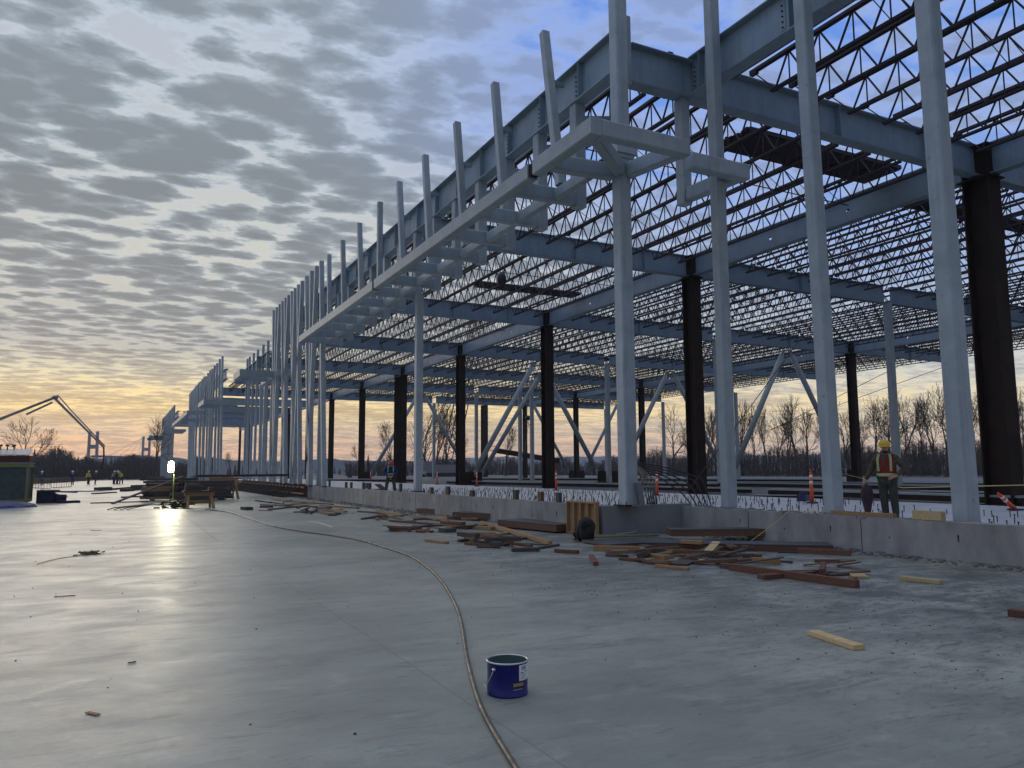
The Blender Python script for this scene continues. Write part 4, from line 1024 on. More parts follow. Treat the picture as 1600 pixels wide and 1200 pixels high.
sawhorse((3.25, 37.1, 0), 1.25, .62, 'small pale timber bench before the work light', W0, .1)
b = MB(); b.box((3.2,37.1,.74),(1.3,.5,.07),.1); b.box((3.0,37.2,.9),(.7,.3,.24),.1); b.box((3.7,37.0,.84),(.2,.25,.14)); b.box((2.95,37.1,1.08),(.6,.25,.04),.1); solo('tool_pile', b, W3, 'tools and offcuts heaped on the small timber bench', 'tools')
b = MB(); c = Vector((2.3, 37.6, 0))
for i in range(70):
    q = c+Vector((random.gauss(0,.35), random.gauss(0,.25), 0)); b.box(q+Vector((0,0,random.uniform(.03,.32))), (random.uniform(.1,.35),.06,.06), random.uniform(0,3))
for k in range(4): b.tube([c+Vector((-.3,0,.15)), c+Vector((-.9,-.2+.1*k,.22)), c+Vector((-1.5-.3*k,-.3,.10)), c+Vector((-1.9-.25*k,-.6+.15*k,.02))], .022, 5)
solo('cable_heap', b, BLACK, 'black heap of cables and tools left of the small bench', 'cable heap')
# work light
p = Vector((2.42, 41.2, 0)); t = thing('work_light', 'glowing work light on a pale green pole with a tripod foot', 'work light', p)
EM = bpy.data.materials.new('lamp_glow'); EM.use_nodes = True; e_ = EM.node_tree.nodes['Principled BSDF']; e_.inputs['Emission Color'].default_value = (1,.93,.62,1); e_.inputs['Emission Strength'].default_value = 90; e_.inputs['Base Color'].default_value = (1,1,1,1)
part('pole', MB().rod(p+Vector((0,0,.1)), p+Vector((0,0,1.50)), .035, 10), GREENF, t, True)
b = MB()
for a in (0.3, 2.4, 4.5): b.beam(p+Vector((0,0,.35)), p+Vector((.5*math.cos(a),.5*math.sin(a),.02)), .03, .03)
part('tripod', b, GREENF, t)
dv = (EYE-p); dv.z = 0; dv.normalize(); sv = Vector((-dv.y, dv.x, 0)); lp = p+Vector((0,0,1.85))-sv*.14
part('housing', MB().beam(lp-dv*.10, lp+dv*.0, .30, .58), BLACK, t)
part('lens', MB().prof(lp+dv*.001, lp+dv*.05, [(.13*math.copysign(abs(math.cos(a_))**.7, math.cos(a_)), .27*math.copysign(abs(math.sin(a_))**.7, math.sin(a_))) for a_ in [2*math.pi*q_/24 for q_ in range(24)]]), EM, t)
ll = bpy.data.lights.new('work_light_beam', 'AREA'); ll.shape = 'RECTANGLE'; ll.size = .4; ll.size_y = .68; ll.energy = 80; ll.color = (1,.93,.62)
lo = bpy.data.objects.new('work_light_beam', ll); col.objects.link(lo); lo.location = lp+dv*.06; lo.rotation_euler = (dv*1.0+Vector((0,0,-.1))).to_track_quat('-Z', 'Y').to_euler()
# low boards and barrier panels across the far slab
for i, (a, c, w, h, m, l) in enumerate((((60,768),(118,770),.3,.1,W3,'dark timber lying left of the far pale sheet'),((116,768),(150,768),1.6,.08,PAINT,'flat grey sheet lying among the far timbers'),((150,767),(172,766),.4,.3,W3,'dark timber block right of the far grey sheet'),((172,766),(240,760),.2,.16,W1,'long thin brown timber crossing the far slab'),((192,768),(206,767),.5,.22,W3,'small dark block under the long thin timber'),((209,766),(228,765),.6,.45,W3,'dark square crate among the far timbers'),((148,772),(178,770),.5,.08,W3,'dark ragged strip in front of the far timbers'),((222,770),(242,769),.4,.08,W3,'thin dark strip left of the tall lumber stack'),((190,778),(238,776),.14,.08,W3,'dark batten lying nearest in front of the far timbers'))):
    plank(a, c, w, h, m, l, name='far_timber', group='timbers across the far slab')
def barrier(p0, p1, label):
    t = thing('site_railing', label, 'barrier', p0, 'low barrier panels'); p0 = Vector(p0); p1 = Vector(p1); b = MB(); n = 8
    for z in (.06, .55, 1.0): b.beam(p0+Vector((0,0,z)), p1+Vector((0,0,z)), .05, .05)
    part('rails', b, BLACK, t); b = MB()
    for i in range(n+1): q = p0.lerp(p1, i/n); b.rod(q, q+Vector((0,0,1.02)), .02, 5)
    part('bars', b, BLACK, t)
barrier(G(80,763), G(111,761), 'low black railing panel right of the shed, far'); barrier(G(44,762), G(78,765), 'low black railing panel next to the covered crate')
for i, (a, c, h) in enumerate((((45,757),(135,751),.9),((100,752),(160,748),.7),((230,750),(290,749),.9))):
    p0 = G(*a); p1 = G(*c); t = thing('timber_heap', ['long reddish timber heap behind the railing panels','reddish timber heap near the distant workers','timber heap left of the distant lamp'][i], 'timber', p0, 'far timber heaps'); b = MB()
    for k in range(5): b.beam(p0+Vector((0,k*.5,.1+h*.16*k)), p1+Vector((random.uniform(-1,1),k*.5,.1+h*.16*k)), .45, h*.15)
    part('boards', b, [W2,W1,W3][i], t)
b = MB()
for i in range(240):
    p = G(random.uniform(278,296), 752); b.box(p+Vector((random.gauss(0,.3), random.gauss(0,.4), random.uniform(.1,2.0))), (random.uniform(.1,.6),.06,.06), random.uniform(0,3))
solo('scrap_heap', b, W3, 'ragged heap of scrap and tools right behind the work light', 'scrap heap')

# ------------------------------------------------------------------ people
def skin_obj(name, pts, edges, radii, m, parent, sub=2, root=0):
    me = bpy.data.meshes.new('tmp'); me.from_pydata([tuple(p) for p in pts], edges, []); ob = bpy.data.objects.new('tmp', me); col.objects.link(ob)
    md = ob.modifiers.new('s', 'SKIN'); md.use_smooth_shade = True
    sv_ = me.skin_vertices[0].data
    for i, r_ in enumerate(radii): sv_[i].radius = r_ if isinstance(r_, tuple) else (r_, r_)
    sv_[root].use_root = True
    if sub: ss = ob.modifiers.new('u', 'SUBSURF'); ss.levels = sub; ss.render_levels = sub
    bpy.context.view_layer.update(); dg = bpy.context.evaluated_depsgraph_get(); nm = bpy.data.meshes.new_from_object(ob.evaluated_get(dg)); bpy.data.objects.remove(ob)
    nm.materials.clear(); nm.materials.append(m); nm.name = name
    o = bpy.data.objects.new(name, nm); col.objects.link(o); o.parent = parent; return o
def ellip(mb, c, r, n=12, m_=8, z0=-1.0, z1=1.0):
    k = len(mb.v)
    for i in range(m_+1):
        a = math.asin(max(-1, z0))+(math.asin(min(1, z1))-math.asin(max(-1, z0)))*i/m_
        for j in range(n): b_ = 2*math.pi*j/n; mb.v.append(Vector(c)+Vector((r[0]*math.cos(a)*math.cos(b_), r[1]*math.cos(a)*math.sin(b_), r[2]*math.sin(a))))
    for i in range(m_):
        for j in range(n): q = (j+1) % n; mb.f.append((k+i*n+j, k+i*n+q, k+(i+1)*n+q, k+(i+1)*n+j))
    return mb
def person(loc, face, label, J, jacket, trousers, hat, vest=None, tape=None, mask=None, fingers=True, hatm=YELLOW, face_tilt=0.0):
    """J: joints in metres, x to the figure's left, y forward, z up from the ground between the feet"""
    t = thing('person', label, 'person', loc); t.rotation_euler = (0, 0, face); t.scale = (1.10, 1.10, 1.02)
    V_ = {k: Vector(v) for k, v in J.items()}
    names = ['pelvis','belly','chest','neck','headb','headt','lsh','lel','lwr','lpalm','rsh','rel','rwr','rpalm','lhip','lkn','lan','ltoe','rhip','rkn','ran','rtoe']
    pts = [V_[n_] for n_ in names]; ix = {n_: i for i, n_ in enumerate(names)}
    E_ = [('pelvis','belly'),('belly','chest'),('chest','neck'),('neck','headb'),('headb','headt'),('chest','lsh'),('lsh','lel'),('lel','lwr'),('lwr','lpalm'),('chest','rsh'),('rsh','rel'),('rel','rwr'),('rwr','rpalm'),('pelvis','lhip'),('lhip','lkn'),('lkn','lan'),('lan','ltoe'),('pelvis','rhip'),('rhip','rkn'),('rkn','ran'),('ran','rtoe')]
    rad = {'pelvis':.12,'belly':.11,'chest':.125,'neck':.055,'headb':.072,'headt':.085,'lsh':.055,'rsh':.055,'lel':.042,'rel':.042,'lwr':.028,'rwr':.028,'lpalm':(.035,.020),'rpalm':(.035,.020),'lhip':.085,'rhip':.085,'lkn':.058,'rkn':.058,'lan':.04,'ran':.04,'ltoe':.035,'rtoe':.035}
    edges = [(ix[a], ix[b_]) for a, b_ in E_]; radii = [rad[n_] for n_ in names]
    if fingers:
        for s_ in 'lr':
            w_, p_ = V_[s_+'wr'], V_[s_+'palm']; d = (p_-w_).normalized(); sd = d.cross(Vector((0,1,.2))).normalized(); cu = d.cross(sd).normalized()
            for q, (o_, L_) in enumerate(((-.030,.070),(-.010,.080),(.010,.076),(.030,.060))):
                a = len(pts); pts += [p_+sd*o_+d*.03, p_+sd*o_*1.1+d*(.03+L_*.5)+cu*.012, p_+sd*o_*1.1+d*(.03+L_*.85)+cu*.035]; radii += [.010,.009,.008]; edges += [(ix[s_+'palm'], a),(a,a+1),(a+1,a+2)]
            a = len(pts); pts += [p_-d*.02+sd*.045, p_+d*.03+sd*.065+cu*.015]; radii += [.012,.010]; edges += [(ix[s_+'palm'], a),(a,a+1)]
    skin_obj('body', pts, edges, radii, SKIN, t)
    # face: nose and ears on the head
    hb, ht = V_['headb'], V_['headt']; hc_ = hb.lerp(ht, .5); up = (ht-hb).normalized(); fw_ = Vector((0,1,0)); fw_ = (fw_-up*fw_.dot(up)).normalized(); sd = fw_.cross(up)
    b = MB(); ellip(b, hc_+fw_*.098-up*.01, (.013,.018,.024), 8, 6)
    for sg in (-1, 1): ellip(b, hc_+sd*sg*.084, (.012,.02,.03), 8, 6)
    o = bpy.data.objects.new('nose_and_ears', b.mesh('nose_and_ears', SKIN, smooth=True)); col.objects.link(o); o.parent = t
    b = MB()
    for sg in (-1, 1): ellip(b, hc_+fw_*.088+sd*sg*.032+up*.018, (.011,.006,.007), 8, 6)
    ellip(b, hc_+fw_*.090-up*.052, (.024,.005,.006), 8, 6)
    o = bpy.data.objects.new('eyes_and_mouth', b.mesh('eyes_and_mouth', BLACK, smooth=True)); col.objects.link(o); o.parent = t
    def clothes(nm, ns, es, rr, m):
        i_ = {n_: i for i, n_ in enumerate(ns)}; return skin_obj(nm, [V_[x] for x in ns], [(i_[a], i_[b_]) for a, b_ in es], rr, m, t)
    clothes('jacket', ['belly','chest','neck','lsh','lel','lwr','rsh','rel','rwr','pelvis'], [('pelvis','belly'),('belly','chest'),('chest','neck'),('chest','lsh'),('lsh','lel'),('lel','lwr'),('chest','rsh'),('rsh','rel'),('rel','rwr')], [(.165,.13),(.175,.14),.085,.088,.066,.046,.088,.066,.046,(.165,.135)], jacket)
    clothes('trousers', ['pelvis','lhip','lkn','lan','rhip','rkn','ran'], [('pelvis','lhip'),('lhip','lkn'),('lkn','lan'),('pelvis','rhip'),('rhip','rkn'),('rkn','ran')], [.14,.112,.085,.072,.112,.085,.072], trousers)
    for s_ in 'lr':
        a_, b_ = V_[s_+'an'], V_[s_+'toe']; back = a_-(b_-a_)*.35; back.z = b_.z
        skin_obj('boot', [a_+Vector((0,0,.10)), a_, b_, back], [(0,1),(1,2),(1,3)], [.062,.06,.048,.045], BLACK, t)
    # helmet
    b = MB(); c = hc_+up*.045; ellip(b, (0,0,0), (.125,.145,.125), 20, 8, 0.0, 1.0)
    k = len(b.v)
    for j in range(20):
        a = 2*math.pi*j/20; fr = 1+.22*max(0, math.sin(a))
        b.v += [Vector((.123*math.cos(a), .143*math.sin(a), .004)), Vector((.137*math.cos(a), .157*math.sin(a)*fr, -.012))]
    for j in range(20): q = (j+1) % 20; b.f.append((k+2*j, k+2*j+1, k+2*q+1, k+2*q))
    M3 = Matrix((sd, fw_, up)).transposed()
    b.v = [c+M3 @ v for v in b.v]
    o = bpy.data.objects.new('hard_hat', b.mesh('hard_hat', hatm, smooth=True)); col.objects.link(o); o.parent = t
    if mask:
        b = MB(); ellip(b, (0,0,0), (.080,.082,.042), 16, 8); b.v = [hc_-up*.105+fw_*.012+M3 @ v for v in b.v]; o = bpy.data.objects.new('neck_warmer', b.mesh('neck_warmer', BLACK, smooth=True)); col.objects.link(o); o.parent = t
    if vest:
        ch, be, ne = V_['chest'], V_['belly'], V_['neck']; pe = V_['pelvis']; axis = (ch-be).normalized()
        def ringp(c_, rx, ry, n=24): return [c_+Vector((rx*math.cos(2*math.pi*j/n), ry*math.sin(2*math.pi*j/n), 0)) for j in range(n)]
        R_ = [ringp(pe+Vector((0,0,.00)), .185, .160), ringp(be+Vector((0,0,.0)), .192, .162), ringp(be.lerp(ch,.6), .196, .168), ringp(ch+Vector((0,0,.04)), .200, .166), ringp(ch+Vector((0,0,.15)), .165, .120)]
        b = MB()
        for q in R_: b.v += q
        for i in range(4):
            for j in range(24): q = (j+1) % 24; b.f.append((i*24+j, i*24+q, (i+1)*24+q, (i+1)*24+j))
        o = bpy.data.objects.new('safety_vest', b.mesh('safety_vest', vest, smooth=True)); col.objects.link(o); o.parent = t
        b = MB()
        for i in range(1, 4):
            a0 = R_[i][6]+Vector((0,.004,0)); a1 = R_[i+1][6]+Vector((0,.004,0)); w0 = .012 if i < 3 else .030; w1_ = .012 if i < 2 else (.030 if i < 3 else .075)
            b.quad(a0+Vector((-w0,0,0)), a0+Vector((w0,0,0)), a1+Vector((w1_,0,0)), a1+Vector((-w1_,0,0)))
        so_ = bpy.data.objects.new('opening', b.mesh('opening', jacket)); col.objects.link(so_); so_.parent = o
        for sg in (-1, 1):
            b = MB(); js = [5-i for i in (0,1)] if sg > 0 else [7, 8]
            js = (3, 4) if sg > 0 else (8, 9)
            cen = [sum((r_[j] for j in js), Vector())/2 for r_ in R_[1:]]
            for i in range(len(cen)-1):
                a0 = cen[i]+Vector((0,.010,0)); a1 = cen[i+1]+Vector((0,.010,0)); b.quad(a0+Vector((-.030,0,0)), a0+Vector((.030,0,0)), a1+Vector((.030,0,0)), a1+Vector((-.030,0,0)))
            so_ = bpy.data.objects.new('tape', b.mesh('tape', tape)); col.objects.link(so_); so_.parent = o
        b = MB(); r0 = ringp(pe.lerp(be,.45)-Vector((0,0,.03)), .197, .172); r1 = ringp(pe.lerp(be,.45)+Vector((0,0,.035)), .200, .174)
        b.v += r0+r1
        for j in range(24): q = (j+1) % 24; b.f.append((j, q, 24+q, 24+j))
        so_ = bpy.data.objects.new('tape', b.mesh('tape', tape)); col.objects.link(so_); so_.parent = o
    return t
def facing(p, off=0.0): return math.atan2(p[1], p[0])+math.pi/2+off        # rotate +y toward the viewer
stand0 = dict(pelvis=(0,0,.95),belly=(0,.01,1.10),chest=(0,.02,1.33),neck=(0,.03,1.50),headb=(0,.05,1.58),headt=(0,.07,1.70),
    lsh=(.19,.01,1.40),lel=(.34,-.03,1.16),lwr=(.22,.12,1.00),lpalm=(.15,.16,.97), rsh=(-.19,.02,1.40),rel=(-.30,.03,1.13),rwr=(-.40,.10,.90),rpalm=(-.42,.11,.82),
    lhip=(.10,0,.90),lkn=(.12,.03,.50),lan=(.13,-.03,.10),ltoe=(.16,.13,.04), rhip=(-.09,0,.90),rkn=(-.07,.05,.50),ran=(-.06,0,.10),rtoe=(-.08,.16,.04))
stand = {}
for k_, v_ in stand0.items():
    nk = {'l':'r','r':'l'}.get(k_[0], k_[0])+k_[1:] if k_[0] in 'lr' else k_
    stand[nk] = (-v_[0], v_[1], v_[2])
w1 = Vector((15.75, 12.0, .40))
def mirrored(J): 
    return J
person(w1, facing(w1, -.25), 'worker in a yellow hard hat and red vest with lime tape, holding a canvas bag', stand, CAMO, TROUS, True, REDV, LIME, True)
# bag in his hand (viewer's left)
hd = Matrix.Rotation(facing(w1), 3, 'Z') @ Vector((.44,.10,.80)) + w1
b = MB()
n = 12
prof = [(.03,.02),(.11,-.05),(.145,-.16),(.135,-.30),(.10,-.46),(.075,-.60),(.05,-.74),(.01,-.76)]
for r_, z in prof:
    for j in range(n): a = 2*math.pi*j/n; b.v.append(hd+Vector((r_*math.cos(a)*.95, r_*math.sin(a)*.95, z)))
for i in range(len(prof)-1):
    for j in range(n): q = (j+1) % n; b.f.append((i*n+q, i*n+j, (i+1)*n+j, (i+1)*n+q))
t = thing('canvas_bag', 'tapering maroon canvas bag hanging from the worker hand', 'bag', hd)
part('bag', b, PURPLE, t, True); part('handle', MB().tube([hd+Vector((-.04,0,0)), hd+Vector((-.03,0,.05)), hd+Vector((.03,0,.05)), hd+Vector((.04,0,0))], .008, 6), BLACK, t, True)
bent = dict(stand); bent.update(belly=(0,.06,1.09),chest=(0,.17,1.28),neck=(0,.26,1.40),headb=(0,.33,1.45),headt=(0,.40,1.55),lsh=(.19,.17,1.34),lel=(.30,.20,1.06),lwr=(.10,.36,.92),lpalm=(.05,.40,.88),
    rsh=(-.19,.17,1.34),rel=(-.30,.20,1.06),rwr=(-.10,.36,.92),rpalm=(-.05,.40,.88),lkn=(.17,.05,.50),lan=(.22,-.02,.10),ltoe=(.26,.12,.04),rkn=(-.17,.06,.50),ran=(-.20,0,.10),rtoe=(-.24,.14,.04))
w2 = Vector((12.55, 38.6, .40))
person(w2, facing(w2), 'worker in a blue jacket and orange hat bending over behind the long wall', bent, BLUEC, TROUS, True, BLUEC, LIME, hatm=mat('dull_orange_hat', (.35,.05,.03), .4))
far = [((113,745),'tiny distant worker in dark clothes left of the pump hose','d'),((138,746),'tiny distant worker in a yellow top near the pump hose','y'),((149,745),'tiny distant worker in dark clothes right of the yellow one','d'),((178,746),'tiny distant worker in pale clothes right of the pump hose','w'),((190,748),'tiny distant worker crouching in a yellow vest','y'),((183,746),'tiny distant worker in blue right of the pale one','d'),((66,752),'tiny distant worker in dark clothes beside the shed','d')]
for (p_, l, c_) in far:
    q = G(p_[0], p_[1]+2.5, 0); dist = min(q.length, 118); q = AT(p_[0], 745, dist); q.z = 0
    m_ = {'d': BLUEC, 'y': mat('yellow_jacket', (.55,.5,.08), .8), 'w': CONC}[c_]
    person(q, facing(q, random.uniform(-1.5,1.5)), l, bent if 'crouch' in l else stand, m_, TROUS, True, fingers=False, hatm=WHITE if c_ != 'y' else YELLOW)

# ------------------------------------------------------------------ hoisting: crane boom, hook, hanging beam
def lattice(p0, p1, w, n, mb, r=.07):
    p0 = Vector(p0); p1 = Vector(p1); s, u = _frame(p1-p0, (0,0,1)); C = [(-1,-1),(1,-1),(1,1),(-1,1)]; pr = None
    for i in range(n+1):
        c = p0.lerp(p1, i/n); ww = w*(.35 if i in (0, n) else 1); q = [c+s*a*ww/2+u*b_*ww/2 for a, b_ in C]
        if pr:
            for j in range(4): mb.rod(pr[j], q[j], r, 5); mb.rod(pr[j], q[(j+1) % 4], r*.6, 4)
        pr = q
hb = AT(700, 742, 165); ht = AT(748, 500, 150)
t = thing('crawler_crane', 'dark lattice crane boom leaning behind the second dark column', 'crane', Vector((hb.x, hb.y, 0)))
b = MB(); lattice(Vector((hb.x,hb.y,2.5)), ht, 2.2, 22, b, .11); part('boom', b, JOIST, t)
b = MB(); b2p = Vector((hb.x-5.5, hb.y+2, 2.5)); lattice(b2p, AT(722, 560, 152), 1.6, 14, b, .09); part('mast', b, JOIST, t)
b = MB(); b.box((hb.x-2,hb.y,1.8),(7,3.4,2.0)); b.box((hb.x-5,hb.y,2.6),(2.4,3.2,1.6)); part('cab', b, CRANE, t)
b = MB()
for sg in (-1,1): b.box((hb.x-2,hb.y+sg*2,.55),(7.5,.9,1.1))
part('tracks', b, BLACK, t)
b = MB()
for dx in (-1.5,-.7,.3): b.rod(ht+Vector((dx*.3,0,0)), Vector((hb.x-7+dx,hb.y,3.2)), .05, 4)
part('pendant_lines', b, BLACK, t)
hp = AT(825, 653, 120); t = thing('hoist_hook', 'ball and hook on a thin cable hanging left of the middle dark column', 'hook', hp)
part('cable', MB().rod(hp+Vector((0,0,.3)), hp+Vector((0,0,30)), .035, 5), BLACK, t); part('ball', ellip(MB(), hp, (.45,.45,.38)), BLACK, t, True)
part('hook', MB().tube([hp-Vector((0,0,.4)), hp-Vector((0,0,.9)), hp+Vector((.25,0,-1.1)), hp+Vector((.1,0,-1.35)), hp+Vector((-.2,0,-1.2))], .08, 6), BLACK, t, True)
a0 = AT(776, 704, 120); a1 = AT(872, 720, 112); t = thing('hoisted_beam', 'dark steel beam hanging tilted from the hook in the centre background', 'beam', a0)
part('beam', MB().beam(a0, a1, .5, .75), RUST, t); part('sling', MB().rod(hp-Vector((0,0,1.3)), a0.lerp(a1,.48)+Vector((0,0,.35)), .03, 5), BLACK, t)
hk = Vector((18.9, 38.4, 12.35)); t = thing('hoist_block', 'dark hook block hanging from ropes through the roof joists beside the canopy', 'hook block', hk)
part('block', ellip(MB(), hk, (.28,.28,.42), 10, 8), BLACK, t, True); b = MB()
for dx in (-.2,-.07,.07,.2): b.rod(hk+Vector((dx,0,.3)), hk+Vector((dx*1.3,.1,.95)), .022, 4)
part('ropes', b, BLACK, t)

# concrete pump boom at the left
D0 = 78
q0 = AT(-120, 702, D0+4); q1 = AT(86, 621, D0); q2 = AT(162, 699, D0-3); q3 = AT(161, 728, D0-3)
t = thing('concrete_pump_boom', 'white folding concrete pump boom arching over the left background', 'pump boom', q0)
def arm(a, c, r0, r1): return MB().prof(a, c, [(-r0,-r0*1.3),(r0,-r0*1.3),(r0,r0*1.3),(-r0,r0*1.3)], (0,0,1), [(-r1,-r1*1.3),(r1,-r1*1.3),(r1,r1*1.3),(-r1,r1*1.3)])
PW = mat('pale_boom_paint', (.20,.19,.18), .4)
part('lower_arm', arm(q0, q1, .085, .07), PW, t); part('upper_arm', arm(q1+Vector((0,0,-.1)), q2, .07, .045), PW, t)
part('pipe', MB().tube([q0+Vector((0,0,-.26)), q1+Vector((-.4,0,-.18)), q1+Vector((.2,0,.2)), q1.lerp(q2,.3)+Vector((.12,0,.16)), q2+Vector((.08,0,.1))], .055, 8), PW, t, True)
part('elbow', ellip(MB(), q1, (.26,.2,.18)), PW, t, True); part('end_hose', MB().tube([q2, q2+Vector((.05,0,-.7)), q3+Vector((.0,0,.5)), q3+Vector((-.15,0,-.3))], .07, 8), BLACK, t, True)
part('cylinder', MB().rod(q1.lerp(q0,.22)+Vector((0,0,-.5)), q1.lerp(q0,.02)+Vector((0,0,-.35)), .09, 8), CRANE, t)

# bridge towers far away
def tower(px0, px1, ytop, ybar, dist, label):
    a = AT(px0, 740, dist); c = AT(px1, 740, dist); z1 = AT(px0, ytop, dist).z; zb = AT(px0, ybar, dist).z; t = thing('bridge_tower', label, 'bridge tower', (a.x, a.y, -5), 'bridge towers')
    up = Vector((0,1,0)); m_ = mat('far_bridge_concrete', (.24,.21,.24), .9)
    for p in (a, c): part('pylon', MB().beam((p.x,p.y,-5), (p.x+(a.x+c.x-2*p.x)*.06,p.y,z1), 2.2, 3.2, up=up), m_, t)
    part('crossbeam', MB().beam((a.x,a.y,zb), (c.x,c.y,zb), 2.2, 3.2), m_, t)
    return a, c, z1
ta = tower(136, 150, 674, 698, 700, 'grey H-shaped bridge tower beyond the pump boom'); tb = tower(221, 232, 682, 702, 850, 'second H-shaped bridge tower beside the bare tree')
d0 = AT(150, 713, 706); d1 = AT(240, 716, 842); t = thing('bridge_deck', 'thin flat bridge deck line on the horizon between the two towers', 'bridge', d0)
part('deck', MB().beam(d0, d1, 8, 1.6), mat('far_bridge_deck', (.16,.15,.17), .9), t)
b = MB()
for i in range(1, 6): b.rod(d0.lerp(d1, i/6), Vector((tb[0].x, tb[0].y, tb[2]-1)), .18, 4)
part('stay_cables', b, mat('far_cable', (.3,.28,.28), .9), t)

# ------------------------------------------------------------------ trees
def tree_mesh(seed, h, spread=.42, trunk=.30, levels=6, up=.25, narrow=1.0):
    rnd = random.Random(seed); T_ = MB(); B_ = MB()
    def grow(p, d, L_, r, lv):
        seg = 3 if lv < 3 else 2; q = p.copy(); dd = d.copy(); r0 = r
        for i in range(seg):
            nd = (dd+Vector((rnd.gauss(0,.10), rnd.gauss(0,.10), rnd.gauss(0,.05)+up*.12))).normalized(); e = q+nd*(L_/seg); r1 = r0*(.86 if lv < 5 else .7)
            (T_ if lv == 0 else B_).rod(q, e, max(r0,.022), 6 if lv < 2 else 3, max(r1,.016)); q = e; dd = nd; r0 = r1
            if lv < levels and (i < seg-1) and lv > 0 and rnd.random() < .85:
                ax = Vector((rnd.gauss(0,1), rnd.gauss(0,1), rnd.gauss(0,.5))).cross(dd).normalized(); nd2 = (dd*math.cos(.75)+ax*math.sin(.75)*narrow).normalized(); grow(q, nd2, L_*.62, r0*.55, lv+1)
        if lv < levels:
            for k in range(rnd.choice((2, 3)) if lv < 4 else 2):
                a = rnd.uniform(.25, .25+spread*1.4); ax = Vector((rnd.gauss(0,1), rnd.gauss(0,1), rnd.gauss(0,.35))).cross(dd).normalized()
                nd = (dd*math.cos(a)+ax*math.sin(a)*narrow).normalized(); nd.z += up*.3; nd.normalize(); grow(q, nd, L_*rnd.uniform(.66,.86), r0*.68, lv+1)
    grow(Vector((0,0,-.2)), Vector((0,0,1)), h*.20, h*.021, 0)
    return T_.mesh('trunk', BARK), B_.mesh('crown', TWIG)
TP = [tree_mesh(3, 16, .36, levels=5), tree_mesh(11, 16, .30, levels=5, up=.4, narrow=.8), tree_mesh(21, 16, .26, levels=5, up=.55, narrow=.6), tree_mesh(31, 16, .42, levels=5), tree_mesh(45, 16, .22, levels=5, up=.7, narrow=.5), tree_mesh(52, 16, .30, levels=5, up=.45, narrow=.7)]
TH = [max(v.co.z for v in b_.vertices) for a_, b_ in TP]
def tree(px, ytop, dist, k, label, rz=0.0, wide=1.0):
    p = AT(px, 738, dist); p.z = -.3; ztop = AT(px, ytop, dist).z; s_ = (ztop+.3)/TH[k]
    o = bpy.data.objects.new('bare_tree', None); col.objects.link(o); o.location = p; o.rotation_euler = (0,0,rz); o.scale = (s_*wide, s_*wide, s_); props(o, label, 'tree', 'bare winter trees')
    for nm, me in (('trunk', TP[k][0]), ('crown', TP[k][1])): c_ = bpy.data.objects.new(nm, me); col.objects.link(c_); c_.parent = o
tree(37, 646, 135, 0, 'round-topped bare tree behind the netted shed at the left', 1.0, 1.0)
tree(246, 646, 160, 3, 'bare tree partly hidden by the farthest leaning posts', 2.0, .9)
xs = [(1052,628,150,0),(1080,662,170,1),(1105,640,160,5),(1118,630,165,2),(1148,640,150,1),(1162,622,155,4),(1180,640,160,5),(1197,628,150,2),(1216,650,170,1),(1232,625,150,4),(1246,615,145,1),(1262,635,155,5),(1290,640,150,2),(1318,625,145,0),
      (1352,640,150,1),(1372,612,140,3),(1388,620,150,5),(1405,605,135,0),(1420,612,140,1),(1440,620,145,3),(1462,612,140,5),(1478,590,135,1),(1500,605,140,0),(1522,603,135,3),(1545,620,140,2),(1562,600,135,1),(1580,625,140,5),(1596,605,135,4),(1620,600,135,0)]
for i, (px, yt, d_, k) in enumerate(xs): tree(px, yt, d_*1.15, k, f'bare winter tree behind the right half of the frame, {nth(i)} from the left', i*1.3, random.uniform(.65,.9))
for i, (px, yt, d_, k) in enumerate([(612,655,190,5),(668,632,185,0),(682,625,180,5),(700,640,185,1),(715,650,190,5),(790,660,170,5),(360,705,300,5),(560,690,250,1)]): tree(px, yt, d_, k, f'thin bare tree behind the middle columns, {nth(i)} from the left' , i*2.1, .8)
# dense undergrowth, evergreen wood and hills
def wood(name, x0, x1, ybase, ytop_f, dist, n, size, m, depth=25):
    b = MB()
    for i in range(n):
        px = random.uniform(x0, x1); d_ = dist+random.uniform(0, depth); yt = ytop_f(px); f = random.random()**.7; p = AT(px, ybase+(yt-ybase)*f, d_)
        s_ = size*random.uniform(.5,1.3)*(1.15-f*.6); a = random.uniform(0,math.pi); dx = Vector((math.cos(a),math.sin(a),random.uniform(-.3,.3)))*s_*.5; dz = Vector((random.uniform(-.4,.4),random.uniform(-.4,.4),1))*s_*.8
        b.quad(p-dx, p+dx, p+dz+dx*.2); b.quad(p-dx*.5+dz*.3, p+dz*.9, p+dx*1.3)
    return struct(name, b, m, kind='stuff')
noise1 = lambda x, s: math.sin(x*s)+.6*math.sin(x*s*2.3+1)+.4*math.sin(x*s*5.1+2)
def thicket(name, x0, x1, ytop_f, dist, n, m, depth=30, w=.10):
    b = MB()
    for i in range(n):
        px = random.uniform(x0, x1); d_ = dist+random.uniform(0, depth); p = AT(px, 744, d_); p.z = -.2; zt = AT(px, ytop_f(px)+random.expovariate(1/9.), d_).z
        if zt < .5: zt = .5
        q = p+Vector((random.gauss(0,.5), random.gauss(0,.5), zt+.2)); b.rod(p, q, w*random.uniform(.6,1.4), 3, w*.3)
        for k in range(5):
            f = random.uniform(.3,.95); c = p.lerp(q, f); e = c+Vector((random.gauss(0,.8), random.gauss(0,.8), random.uniform(.3,1.4))); b.rod(c, e, w*.45, 3, w*.15)
    return struct(name, b, m, kind='stuff')
thicket('undergrowth', 1000, 1640, lambda x: 700+(1240-x)*.03+5*noise1(x,.06), 165, 2600, TWIG, 60, .08)
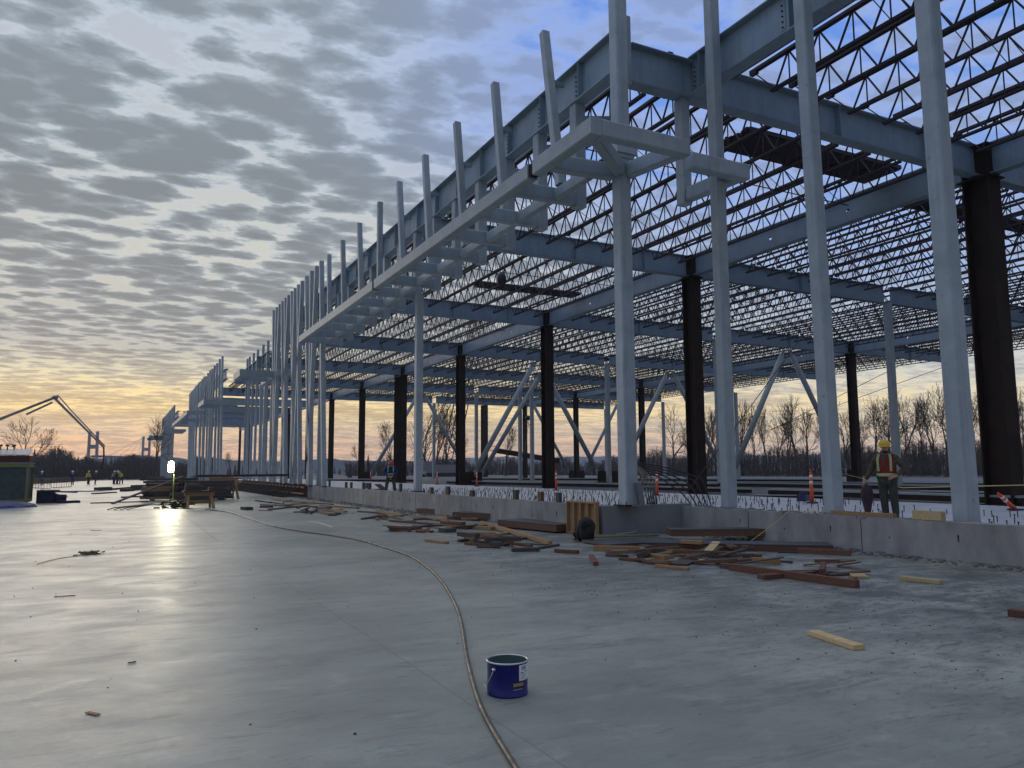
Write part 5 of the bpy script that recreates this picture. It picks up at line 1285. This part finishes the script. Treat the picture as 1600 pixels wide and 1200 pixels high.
thicket('undergrowth', 540, 1010, lambda x: 718+4*noise1(x,.07), 190, 1500, TWIG, 60, .12)
thicket('undergrowth', -20, 330, lambda x: 716+6*noise1(x,.05)-(8 if x < 110 else 0), 200, 2200, TWIG, 90, .14)
b = MB()
def conifer(mb, px, yt, dist):
    p = AT(px, 742, dist); p.z = 0; h = AT(px, yt, dist).z
    for k in range(7):
        z0 = h*(.12+.12*k); r_ = h*.17*(1-k/7.6); n = 9
        c0 = len(mb.v); mb.v.append(p+Vector((0,0,z0+h*.24)))
        for j in range(n): a = 2*math.pi*j/n+random.uniform(-.2,.2); rr = r_*random.uniform(.6,1.2); mb.v.append(p+Vector((rr*math.cos(a), rr*math.sin(a), z0+random.uniform(-.04,.02)*h)))
        for j in range(n): mb.f.append((c0, c0+1+j, c0+1+(j+1) % n))
    mb.rod(p, p+Vector((0,0,h*.3)), h*.012, 5)
for i, (px, yt, d_) in enumerate(((52,703,190),(64,712,200),(84,713,205),(547,722,150),(575,712,150),(700,715,170),(955,725,160),(1038,715,150),(575,722,180),(450,732,260))):
    m_ = MB(); conifer(m_, px, yt, d_); solo('evergreen_tree', m_, CONIF, f'dark evergreen tree on the horizon, {nth(i)} of the near evergreens from the left', 'tree', group='evergreen trees')
b = MB()
for i in range(120): conifer(b, random.uniform(40, 260), 716+random.uniform(-4,10), random.uniform(250, 330))
for i in range(90): conifer(b, random.uniform(260, 1000), 728+random.uniform(-3,6), random.uniform(300, 420))
struct('far_conifer_wood', b, CONIF, kind='stuff')
def ridge(x0, x1, f, dist, n=160):
    b = MB()
    for i in range(n):
        px = x0+(x1-x0)*i/(n-1); p = AT(px, f(px)+random.uniform(-.8,.8), dist); q = p*1.0; q.x *= 1.25; q.y *= 1.25; q.z *= .9
        fr = p*.82; b.v += [Vector((fr.x, fr.y, -8)), p, Vector((q.x,q.y,-8))]
    for i in range(n-1):
        k = 3*i; b.f += [(k, k+3, k+4, k+1), (k+1, k+4, k+5, k+2)]
    return b
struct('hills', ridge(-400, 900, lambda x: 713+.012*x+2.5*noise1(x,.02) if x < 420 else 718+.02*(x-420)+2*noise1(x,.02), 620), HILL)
struct('hills', ridge(-600, 2300, lambda x: 719+.004*x*(x<500)-(.01*(x-500) if x > 500 else 0)+1.8*noise1(x,.013), 1150), mat('farthest_hill', (.10,.12,.16), .95))  # farther ridge coloured paler and bluer to paint in distance haze
# radio masts and the like behind
mp_ = AT(770, 735, 260); b = MB(); b.rod((mp_.x,mp_.y,0), (mp_.x,mp_.y,AT(770,703,260).z), .12, 5)
for z in (6, 8, 9.5): b.box((mp_.x,mp_.y,z), (2.2,.15,.15))
solo('utility_pole', b, BARK, 'thin utility pole with crossarms in the centre background', 'utility pole')

# ------------------------------------------------------------------ air
hm = bpy.data.materials.new('haze_air'); hm.use_nodes = True; nt = hm.node_tree; nt.nodes.remove(nt.nodes['Principled BSDF'])
pv = nt.nodes.new('ShaderNodeVolumePrincipled'); pv.inputs['Density'].default_value = .00030; pv.inputs['Color'].default_value = (.78,.84,.95,1); pv.inputs['Anisotropy'].default_value = .2
nt.links.new(pv.outputs[0], nt.nodes['Material Output'].inputs['Volume'])
hz = MB(); hz.slabpoly([(-1700,-40),(1700,-40),(1700,1600),(-1700,1600)], -10, 75)
struct('haze', hz, hm, kind='stuff')
